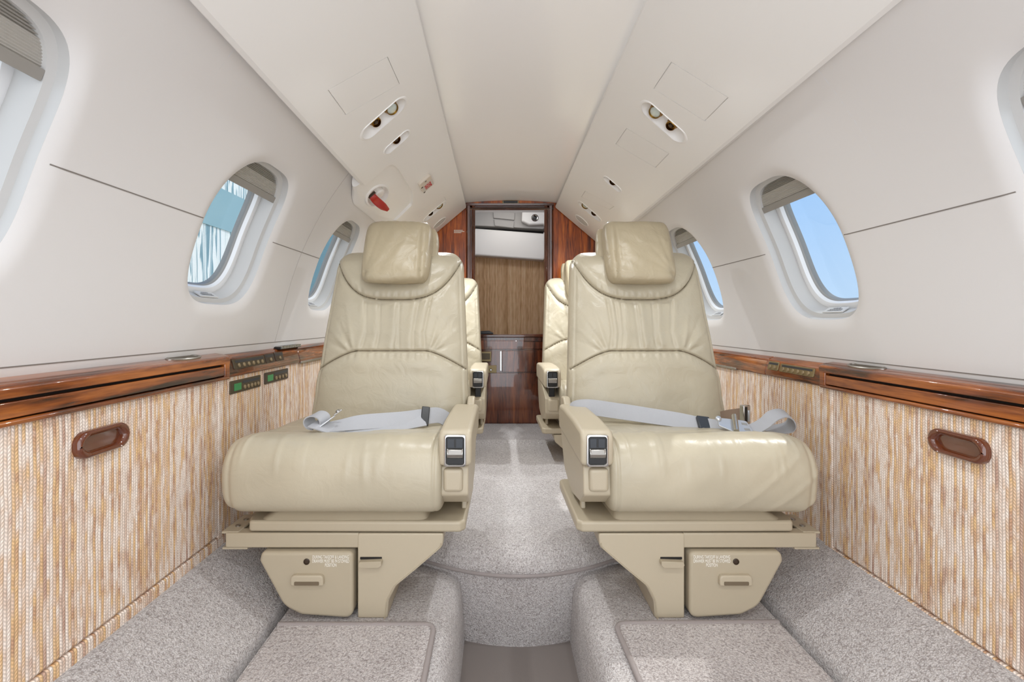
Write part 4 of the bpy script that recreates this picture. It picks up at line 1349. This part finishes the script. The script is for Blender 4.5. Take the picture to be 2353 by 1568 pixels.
        for i in range(n + 1):
            v = i / n
            # denser toward the ends
            v = .5 - .5 * math.cos(math.pi * v)
            x = x0 + (x1 - x0) * v
            r0, r1 = .058, .024
            k = 1.0; bx = 0
            if x - x0 < r0: q = 1 - (x - x0) / r0; k = max(0, 1 - q ** 2.6) ** (1 / 2.6); e = .042
            elif x1 - x < r1: q = 1 - (x1 - x) / r1; k = max(0, 1 - q ** 2.6) ** (1 / 2.6); e = .019
            else: e = 0
            k = 1 - k
            sy = 1 - k * e / .20; sz = 1 - k * e / .085
            dome = .002 * math.sin(math.pi * v)
            yy = c[0] + (py - c[0]) * sy; zz = c[1] + (pz - c[1]) * sz
            zz = zz + dome * (pz > -.33)
            rings.append(np.stack([np.full(m, x), yy, zz], 1))
        R = np.array(rings); sh = R.shape; P_ = R.reshape(-1, 3)
        xn = (P_[:, 0] - x0) / (x1 - x0)
        frontm = np.clip((1.10 - P_[:, 1]) / .06, 0, 1); topm = np.clip((P_[:, 2] + .31) / .03, 0, 1)
        rs = np.random.RandomState(self.seed + 1)
        for k in range(11):
            u = rs.uniform(.10, .92); w = rs.uniform(.005, .009); zc = rs.uniform(-.33, -.27); sl = rs.uniform(-.15, .15)
            g = np.exp(-((xn - u - sl * (P_[:, 2] - zc)) / w) ** 2) * np.exp(-((P_[:, 2] - zc) / .035) ** 2)
            P_[:, 1] -= frontm * g * .0022 * rs.uniform(.6, 1.2); P_[:, 2] += topm * g * .0012
        # seam near the inboard end
        P_[:, 1] += frontm * (.0035 * np.exp(-((xn - .965) / .007) ** 2)); P_[:, 2] -= topm * .0035 * np.exp(-((xn - .965) / .007) ** 2)
        # fold lines along the outboard end
        P_[:, 1] += frontm * .004 * np.exp(-((xn - .055) / .012) ** 2)
        if self.s > 0:
            for (b, a_) in ((.50, .0030), (.62, .0024), (.75, .0020)):
                q = (P_[:, 0] - x0) * .64 + (P_[:, 2] + .44) * .77 - (b - .42) * .42
                P_[:, 1] -= frontm * a_ * np.exp(-(q / .007) ** 2) * (P_[:, 0] < -.40)
        # crosswise dip behind the front roll
        P_[:, 2] -= topm * .003 * np.exp(-((P_[:, 1] - 1.16) / .015) ** 2)
        P_[:, 1] += wrinkle(P_, self.seed + 2, .0018, 18) * frontm; P_[:, 2] += wrinkle(P_, self.seed + 4, .0022, 22) * topm
        V, Fs = loft(P_.reshape(sh))
        self.mesh(V, Fs, 'seat_cushion', M_CUSH)

    # --- inboard arm with its control panel
    def arm(self):
        u = self.up
        yf = 1.018
        prof = [(yf, -.326 + u), (yf - .001, -.262 + u), (yf + .012, -.246 + u), (yf + .12, -.243 + u), (1.30, -.247 + u), (1.385, -.252 + u), (1.40, -.275 + u), (1.39, -.326 + u)]
        ar = self.prism_yz('armrest', prof, -.204, -.130, M_PLAS2, .014, seg=4)
        # bezel, dark well, roller
        cx, cz = -.1665, -.290 + u
        def ring(hw, hh, r): return rrect(cx, cz, hw, hh, r, 4)
        rings = []
        for (q, y) in ((0, yf + .004), (0, yf - .003), (.0015, yf - .0042), (.0035, yf - .0042), (.005, yf - .002), (.0055, yf + .006)):
            rings.append([[p[0], y, p[1]] for p in ring(.0245 - q, .0355 - q, .006)])
        V, Fs = loft(rings, cap=False)
        self.mesh(V, Fs, 'control_bezel', M_CHROME, ar, smooth=40)
        self.prism_xz('control_well', ring(.0195, .0300, .003), yf - .0016, yf + .004, M_BLACK, 0, ar)
        self.box('slot_plate', cx - .017, cx + .017, yf - .0030, yf - .001, cz + .006, cz + .027, M_STRIP, .001, ar)
        self.box('slider_slot', cx - .002, cx + .002, yf - .0036, yf - .002, cz + .008, cz + .026, M_BLACK, .0005, ar)
        bm = bmesh.new()
        a = self.P(cx - .0175, yf + .004, cz - .006); b = self.P(cx + .0175, yf + .004, cz - .006)
        bm_tube(bm, [a, b], .0125, 24)
        from_bm(bm, 'roller_lever', M_STEEL, ar)
        self.box('lever_paddle', cx - .0165, cx + .0165, yf - .0085, yf + .002, cz - .009, cz + .004, M_STEEL, .002, ar)
        # shell under the arm
        body = fillet([(1.035, -.330), (1.030, -.395), (1.075, -.428), (1.20, -.452), (1.33, -.430), (1.395, -.350), (1.41, -.262), (1.36, -.258)], [.01, .012, .03, .05, .05, .03, .01, .01], 4)
        self.prism_yz('arm_shell', body, -.202, -.138, M_PLAS2, .012, seg=4)
        kn = self.box('arm_end_cap', -.194, -.150, 1.022, 1.075, -.386, -.333, M_PLAS2, .008)
        if u:
            self.box('arm_post', -.180, -.155, 1.05, 1.36, -.335, -.27 + u, M_BLACK, .003)
        # slim strut below the arm, inboard
        self.prism_yz('arm_strut', [(1.13, -.42), (1.15, -.42), (1.135, -.462), (1.118, -.462)], -.160, -.148, M_PLAS, .003)
        # side bolster joining arm and backrest
        self.prism_yz('side_wing', fillet([(1.365, -.30), (1.36, -.250), (1.385, -.232), (1.43, -.235), (1.45, -.30)], .012, 4), -.164, -.142, M_PLAS2, .006)

    # --- base
    def base(self):
        self.mir = -.035
        fl = fillet([(-.655, 1.075), (-.645, 1.050), (-.158, 1.046), (-.146, 1.058), (-.142, 1.335), (-.655, 1.335)], [.01, .01, .008, .008, .02, .01], 4)
        self.prism_xy('swivel_tray', fl, -.487, -.462, M_PLAS, .006, seg=4)
        # raised hump
        bot = fillet([(-.632, 1.050), (-.235, 1.050), (-.215, 1.32), (-.632, 1.32)], .02, 4); 
        bm = bmesh.new()
        top = [(-.405 + (p[0] + .42) * .88, 1.19 + (p[1] - 1.185) * .86) for p in bot]
        A = [bm.verts.new(self.P(p[0], p[1], -.468)) for p in bot]; B = [bm.verts.new(self.P(p[0], p[1], -.443)) for p in top]
        bm.faces.new(A); bm.faces.new(B[::-1])
        for i in range(len(A)): bm.faces.new((A[i], B[i], B[(i + 1) % len(A)], A[(i + 1) % len(A)]))
        o = from_bm(bm, 'tray_hump', M_PLAS, self.root); bevel(o, .006, 3, 20)
        cyl = lathe('swivel_column', [(.09, 0), (.09, .04), (0, .04)], Matrix.Translation(self.P(-.43, 1.20, -.462)), M_GASKET, self.root, 32)
        # support frame
        bt = self.box('support_beam', -.700, -.392, 1.050, 1.078, -.524, -.490, M_PLAS, .003)
        self.box('side_rail', -.702, -.655, 1.078, 1.36, -.520, -.496, M_PLAS, .003)
        self.box('rear_rail', -.655, -.200, 1.32, 1.345, -.524, -.490, M_PLAS, .003)
        br = self.box('wall_bracket', -.712, -.672, 1.055, 1.150, -.494, -.4885, M_PLAS, .002)
        for yy in (1.085, 1.120):
            lathe('screw', [(.006, 0), (.006, .002), (.003, .0035), (0, .0035)], Matrix.Translation(self.P(-.690, yy, -.4885)), M_STEEL, br, 14)
        self.box('bracket_foot', -.708, -.650, 1.052, 1.075, -.5285, -.524, M_PLAS, .001)
        z0 = self.fz
        if self.row == 0:
            lg = fillet([(-.394, -.490), (-.196, -.490), (-.198, -.520), (-.262, -.575), (-.305, -.610), (-.323, -.645), (-.326, z0), (-.394, z0)], [.006, .006, .02, .05, .03, .03, .004, .004], 5)
        else:
            lg = fillet([(-.394, -.490), (-.196, -.490), (-.200, -.520), (-.300, z0), (-.394, z0)], [.006, .006, .02, .004, .004], 5)
        leg = self.prism_xz('pedestal', lg, 1.048, 1.245, M_PLAS2, .005)
        if self.row == 0:
            # welt on the edge of the pedestal
            path = [self.P(p[0] - .004, 1.0475, p[1]) for p in lg if p[0] > -.35 and p[1] < -.50]
            tube('welt', path, .0016, M_PLAS, leg, 8)
            # latch paddle
            self.box('latch_slot', -.388, -.338, 1.0465, 1.055, -.549, -.5435, M_DARKGAP, .001, leg)
            self.prism_xz('latch_paddle', fillet([(-.386, -.549), (-.336, -.547), (-.336, -.556), (-.342, -.562), (-.384, -.562), (-.389, -.556)], .003, 3), 1.034, 1.050, M_PLAS, .002, leg)
            # drawer
            dw = fillet([(-.611, -.528), (-.402, -.528), (-.402, -.680), (-.520, -.672), (-.560, -.652), (-.616, -.548)], [.018, .014, .020, .03, .05, .014], 6)
            dr = self.prism_xz('drawer', dw, 1.038, 1.28, M_PLAS, .007, seg=4)
            hx, hz = -.503, -.588
            rings = []
            sh_ = [(p[0], p[1]) for p in fillet([(hx - .037, hz - .012), (hx + .037, hz - .012), (hx + .037, hz + .012), (hx - .037, hz + .012)], [.004, .004, .016, .016], 5)]
            hd = self.prism_xz('drawer_pull', sh_, 1.028, 1.042, M_PLAS2, .005, dr, 4)
            self.prism_xz('pull_hollow', rrect(hx, hz - .0055, .028, .0042, .002, 3), 1.0272, 1.034, M_SEAMB, .0, dr)
            kx = -.507 
            lathe('lock', [(.0070, -.002), (.0070, .002), (.006, .003), (.0055, .0005), (.003, .0008), (0, .0008)], mat_frame(self.P(kx, 1.0385, -.549), Vector((1, 0, 0)), Vector((0, 0, 1)), Vector((0, -1, 0))), M_BROWNP, dr, 24)
            tp = self.P(-.452, 1.0375, -.548)
            text_mesh('lettering', 'DURING TAKEOFF & LANDING\nDRAWER MUST BE IN STOWED\nPOSITION', .0108, mat_frame(tp, Vector((1, 0, 0)), Vector((0, 0, 1)), Vector((0, -1, 0))), M_WTXT, dr, sx=.555)

    def build(self):
        self.back(); self.head(); self.cushion(); self.arm(); self.base()
        return self

s1 = Seat(-1, 0, 0, 0, 0, 'front cream leather seat on the exit-sign side, belt end curled at its outboard edge', 21).build()
s2 = Seat(1, 0, 0, 0, 0, 'front cream leather seat on the blue-sky side, grey belt looped across it', 34).build()
s3 = Seat(-1, .91, .0, .010, 1, 'second-row cream leather seat, mostly hidden behind the front seat on the exit-sign side', 45, .043).build()
s4 = Seat(1, .91, .0, -.008, 1, 'second-row cream leather seat behind the front seat on the blue-sky side, armrest raised', 58, .043).build()

# ------------------------------------------------------------------ seat belts
def ribbon(name, pts, wid, half, mat, parent, th=.0014, n=8, label=None):
    """flat strap: centre points and width directions, both interpolated"""
    C_ = catmull(pts, n); W = catmull(wid, n); V, Fs = [], []
    for i, (c, w) in enumerate(zip(C_, W)):
        tg = (C_[min(i + 1, len(C_) - 1)] - C_[max(i - 1, 0)]).normalized()
        w = (w - tg * w.dot(tg)).normalized(); nn = tg.cross(w)
        for a, b in ((-1, -1), (1, -1), (1, 1), (-1, 1)): V.append(c + w * half * a + nn * th * b)
    for i in range(len(C_) - 1):
        for k in range(4):
            k2 = (k + 1) % 4; Fs.append((i * 4 + k, i * 4 + k2, i * 4 + 4 + k2, i * 4 + 4 + k))
    Fs.append((3, 2, 1, 0)); e = (len(C_) - 1) * 4; Fs.append((e, e + 1, e + 2, e + 3))
    return from_np(V, Fs, name, mat, parent, label, 40)

# left belt: from behind the armrest, along the cushion, to a curled end with a fitting
root = empty('seat_belt', at(860, 985, 1.22), 'grey lap belt with black slider lying on the front seat, exit-sign side', 'seat belt', 'lap belts')
pl = [at(1032, 968, 1.30), at(1008, 955, 1.285), at(975, 958, 1.255), at(930, 964, 1.225), at(880, 967, 1.205), at(830, 971, 1.18), at(785, 978, 1.155), at(752, 983, 1.135)]
wd = [Vector((0, .5, .85)), Vector((0, .55, .8)), Vector((0, .6, .78)), Vector((0, .6, .78)), Vector((0, .7, .7)), Vector((0, .75, .62)), Vector((0, .9, .4)), Vector((0, .95, .25))]
ribbon('strap', pl, wd, .0225, M_WEB, root)
pl2 = [at(975, 963, 1.245), at(920, 974, 1.215), at(860, 979, 1.19), at(800, 983, 1.16), at(760, 983, 1.135), at(735, 976, 1.125), at(722, 972, 1.13)]
wd2 = [Vector((0, .75, .65)), Vector((0, .8, .55)), Vector((0, .85, .5)), Vector((0, .9, .4)), Vector((0, .95, .3)), Vector((.1, .95, .3)), Vector((.2, .95, .3))]
ribbon('strap', pl2, wd2, .0225, M_WEB, root)
# curled tail
cc_ = at(724, 978, 1.13)
pts = [cc_ + Vector((.020 * math.cos(a), .0, .016 + .016 * math.sin(a))) for a in np.linspace(-1.3, 4.6, 14)]
ribbon('strap_curl', [p + Vector((0, .012, -.006)) for p in pts], [Vector((.25, .95, .12))] * 14, .021, M_WEB, root)
sl = at(977, 957, 1.253)
Mk = mat_frame(sl, Vector((.96, 0, -.1)).normalized(), Vector((0, .6, .78)), Vector((.08, -.78, .6)).normalized())
box('slider', -.011, .011, -.028, .028, -.0045, .0055, M_BLACK, root, .002, M=Mk)
tgm = mat_frame(at(748, 972, 1.135), Vector((.75, .2, .55)).normalized(), Vector((-.2, .95, -.1)).normalized(), Vector((-.5, -.1, .8)).normalized())
tongue = fillet([(-.026, -.017), (.012, -.017), (.028, -.006), (.028, .006), (.012, .017), (-.026, .017)], .005, 4)
prism('tongue', tongue, lambda p: tgm @ Vector((p[0], p[1], -.0012)), lambda p: tgm @ Vector((p[0], p[1], .0016)), M_CLIP, root, .0008)
tgm2 = tgm @ Matrix.Translation((.036, .012, .003))
box('tongue_pin', -.012, .012, -.003, .003, -.002, .002, M_STEEL, root, .001, M=tgm2)
lathe('tongue_button', [(.006, 0), (.006, .004), (.004, .006), (0, .006)], tgm2 @ Matrix.Translation((.004, -.016, 0)), M_STEEL, root, 16)

# right belt
root = empty('seat_belt', at(1500, 970, 1.25), 'grey lap belt crossing the front seat to a silver buckle and open loop', 'seat belt', 'lap belts')
pl = [at(1308, 985, 1.37), at(1312, 948, 1.33), at(1345, 936, 1.31), at(1420, 945, 1.30), at(1500, 957, 1.28), at(1560, 966, 1.26), at(1615, 977, 1.235), at(1655, 984, 1.205), at(1690, 988, 1.19)]
wd = [Vector((.3, .2, .9)), Vector((.2, .2, .95)), Vector((0, .3, .95)), Vector((0, .35, .93)), Vector((0, .5, .85)), Vector((0, .62, .75)), Vector((0, .72, .65)), Vector((0, .85, .5)), Vector((0, .92, .38))]
ribbon('strap', pl, wd, .0225, M_WEB, root)
lp = [at(1690, 985, 1.19), at(1725, 988, 1.18), at(1755, 974, 1.175), at(1775, 957, 1.175), at(1795, 950, 1.18), at(1812, 955, 1.185), at(1820, 970, 1.19), at(1812, 982, 1.20), at(1790, 987, 1.205), at(1755, 989, 1.21), at(1730, 990, 1.215)]
wd = [Vector((0, .92, .35))] * 4 + [Vector((.1, .93, .3))] * 3 + [Vector((0, .93, .35))] * 4
ribbon('strap_loop', lp, wd, .0205, M_WEB, root)
Mk = mat_frame(at(1618, 976, 1.232), Vector((.95, 0, -.12)).normalized(), Vector((.1, .72, .65)).normalized(), Vector((.08, -.66, .75)).normalized())
box('slider', -.017, .017, -.024, .024, -.0045, .006, M_STRIP, root, .002, M=Mk)
Mb = mat_frame(at(1690, 979, 1.175), Vector((.97, 0, -.1)).normalized(), Vector((.05, .82, .55)).normalized(), Vector((.05, -.55, .82)).normalized())
bp_ = fillet([(-.046, -.006), (-.040, .022), (.010, .022), (.036, .020), (.040, -.018), (.010, -.024), (-.012, -.024)], .006, 4)
bk = prism('buckle_plate', bp_, lambda p: Mb @ Vector((p[0], p[1], -.002)), lambda p: Mb @ Vector((p[0], p[1], .002)), M_CLIP, root, .001)
bm = bmesh.new(); bm_tube(bm, [Mb @ Vector((-.010, -.026, .007)), Mb @ Vector((.006, .030, .007))], .0068, 20); from_bm(bm, 'buckle_roller', M_CHROME, root)
lathe('buckle_stud', [(.0075, 0), (.0075, .005), (.005, .008), (0, .008)], Mb @ Matrix.Translation((-.040, .016, .001)), M_CLIP, root, 18)
for yy in (-.011, .008):
    box('buckle_slot', .018, .033, yy - .004, yy + .004, .0012, .0024, M_GASKET, root, .001, M=Mb)
# the other half: open buckle standing at the back corner of the cushion
c = at(1715, 960, 1.30)
root = empty('belt_buckle', c, 'open silver buckle on a tan strap standing at the seat edge by the woven wall', 'buckle')
Mo = mat_frame(at(1714, 956, 1.285), Vector((.93, .35, 0)).normalized(), Vector((0, 0, 1)), Vector((.35, -.93, 0)).normalized())
box('buckle_shell', -.012, .014, -.030, .030, -.012, .004, M_CHROME, root, .003, M=Mo)
box('buckle_mouth', -.009, .001, -.026, .026, -.002, .0048, M_BLACK, root, .001, M=Mo)
box('buckle_bar', .003, .010, -.016, .016, .001, .007, M_CLIP, root, .002, M=Mo)
pl = [at(1656, 962, 1.385), at(1675, 958, 1.35), at(1700, 955, 1.31), at(1712, 953, 1.295)]
ribbon('strap', pl, [Vector((0, .2, .95))] * 4, .020, M_WEBT, root)

# ------------------------------------------------------------------ outside
g = box('ground_apron', -60, 60, 3.5, 90, -1.9, -1.85, M_CONC); g['kind'] = 'structure'
def hangar_mat():  # wavy reflections on the glazing, painted in as base colour
    m, nt, b = new_mat('hangar_painted_reflections'); L = nt.links.new
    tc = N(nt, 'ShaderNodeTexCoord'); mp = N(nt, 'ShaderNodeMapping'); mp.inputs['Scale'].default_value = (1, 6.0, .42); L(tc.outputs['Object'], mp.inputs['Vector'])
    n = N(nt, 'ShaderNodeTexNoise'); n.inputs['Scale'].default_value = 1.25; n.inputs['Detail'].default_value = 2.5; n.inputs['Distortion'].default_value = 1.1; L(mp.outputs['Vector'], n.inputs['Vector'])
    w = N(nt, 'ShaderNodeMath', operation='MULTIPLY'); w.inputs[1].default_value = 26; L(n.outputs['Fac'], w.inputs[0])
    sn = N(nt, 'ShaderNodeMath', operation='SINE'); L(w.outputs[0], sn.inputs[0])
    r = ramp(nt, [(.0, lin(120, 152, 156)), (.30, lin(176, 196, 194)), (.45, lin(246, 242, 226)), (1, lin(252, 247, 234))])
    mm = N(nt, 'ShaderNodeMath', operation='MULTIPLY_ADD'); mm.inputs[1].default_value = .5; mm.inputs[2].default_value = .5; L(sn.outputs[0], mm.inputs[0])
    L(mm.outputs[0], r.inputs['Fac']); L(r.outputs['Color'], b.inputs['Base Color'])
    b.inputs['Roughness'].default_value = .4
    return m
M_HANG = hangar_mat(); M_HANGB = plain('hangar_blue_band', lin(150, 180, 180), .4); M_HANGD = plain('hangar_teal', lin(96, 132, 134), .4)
root = empty('hangar', (-5.2, 14, -1.85), 'pale blue hangar front with painted-on white reflections outside the windows on the exit-sign side', 'building')
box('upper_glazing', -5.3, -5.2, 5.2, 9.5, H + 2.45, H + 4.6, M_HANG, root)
box('blue_band', -5.3, -5.18, 5.2, 9.5, H + 1.70, H + 2.45, M_HANGB, root)
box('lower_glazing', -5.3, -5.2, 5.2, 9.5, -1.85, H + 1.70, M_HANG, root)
box('teal_wing', -5.6, -5.1, 9.5, 26, -1.85, H + 4.6, M_HANGD, root)
box('roof', -9, -5.0, 5.0, 26, H + 4.6, H + 4.8, M_HANGD, root)

# ------------------------------------------------------------------ light
w = bpy.data.worlds.new('sky'); S.world = w; w.use_nodes = True
nt = w.node_tree; L = nt.links.new; bg = nt.nodes['Background']
tc = N(nt, 'ShaderNodeTexCoord'); sp = N(nt, 'ShaderNodeSeparateXYZ'); L(tc.outputs['Generated'], sp.inputs[0])
rz = ramp(nt, [(0.0, (.55, .54, .52, 1)), (.49, (.60, .60, .60, 1)), (.505, (.62, .80, 1.0, 1)), (.62, (.42, .66, 1.0, 1)), (.80, (.30, .55, 1.0, 1))])
mz = N(nt, 'ShaderNodeMath', operation='MULTIPLY_ADD'); mz.inputs[1].default_value = .5; mz.inputs[2].default_value = .5
L(sp.outputs['Z'], mz.inputs[0]); L(mz.outputs[0], rz.inputs['Fac'])
# white glow added ahead (-Y) as fill through the open end, clear blue abeam
my = N(nt, 'ShaderNodeMapRange'); my.inputs['From Min'].default_value = .25; my.inputs['From Max'].default_value = -.55
L(sp.outputs['Y'], my.inputs['Value'])
cm = N(nt, 'ShaderNodeMix', data_type='RGBA'); L(my.outputs[0], cm.inputs[0]); L(rz.outputs['Color'], cm.inputs[6]); cm.inputs[7].default_value = (1.42, 1.49, 1.57, 1)
L(cm.outputs[2], bg.inputs['Color']); bg.inputs['Strength'].default_value = 1.35

def area(name, loc, rot, sx, sy, power, col=(1, .96, .9)):
    l = bpy.data.lights.new(name, 'AREA'); l.shape = 'RECTANGLE'; l.size = sx; l.size_y = sy; l.energy = power; l.color = col
    o = bpy.data.objects.new(name, l); COL.objects.link(o); o.location = loc; o.rotation_euler = rot
    return o
# added fill spots below the overhead panels; the pods' own lamps are unlit
def spot(loc, aim, power):
    l = bpy.data.lights.new('fill_spot', 'SPOT'); l.energy = power; l.spot_size = math.radians(150); l.spot_blend = 1.0
    l.shadow_soft_size = .012; l.color = (.93, .97, 1.0)
    o = bpy.data.objects.new('fill_spot', l); COL.objects.link(o); o.location = loc
    o.rotation_euler = (Vector(aim) - Vector(loc)).to_track_quat('-Z', 'Y').to_euler()
for s_ in (-1, 1):
    for d, e in ((.20, 6.0), (1.00, 5.5), (1.92, 12.0), (2.20, 7.5)):
        p = vpt(s_, .36, d, .035)
        spot(p, (p.x * .35, d - .05, 0), e)
o = area('lavatory_fill', (0, 2.86, H + .79), (0, 0, 0), .25, .18, .48)  # added fill light under the rear ceiling, no fitting there

sun = bpy.data.lights.new('sun', 'SUN'); sun.energy = 2.2; sun.angle = math.radians(1.0); sun.color = (1, .95, .88)
so = bpy.data.objects.new('sun', sun); COL.objects.link(so)
so.rotation_euler = Vector((-.52, -.24, -.85)).to_track_quat('-Z', 'Y').to_euler()

# ------------------------------------------------------------------ camera and look
cam = bpy.data.cameras.new('camera'); co = bpy.data.objects.new('camera', cam); COL.objects.link(co)
co.location = (-.07, 0, H); co.rotation_euler = (math.radians(90), 0, 0)
cam.lens = 16; cam.sensor_width = 36; cam.sensor_fit = 'HORIZONTAL'
cam.shift_x = (1176.5 - 1145) / 2353; cam.shift_y = -(784 - 738) / 2353
cam.clip_start = .02; cam.clip_end = 300
S.camera = co
S.view_settings.view_transform = 'Standard'; S.view_settings.look = 'None'
S.view_settings.exposure = 0.46; S.view_settings.gamma = 1.0; S.view_settings.use_curve_mapping = False
S.cycles.use_denoising = True
S.cycles.max_bounces = 10; S.cycles.diffuse_bounces = 6; S.cycles.transparent_max_bounces = 12
S.cycles.sample_clamp_indirect = 8.0
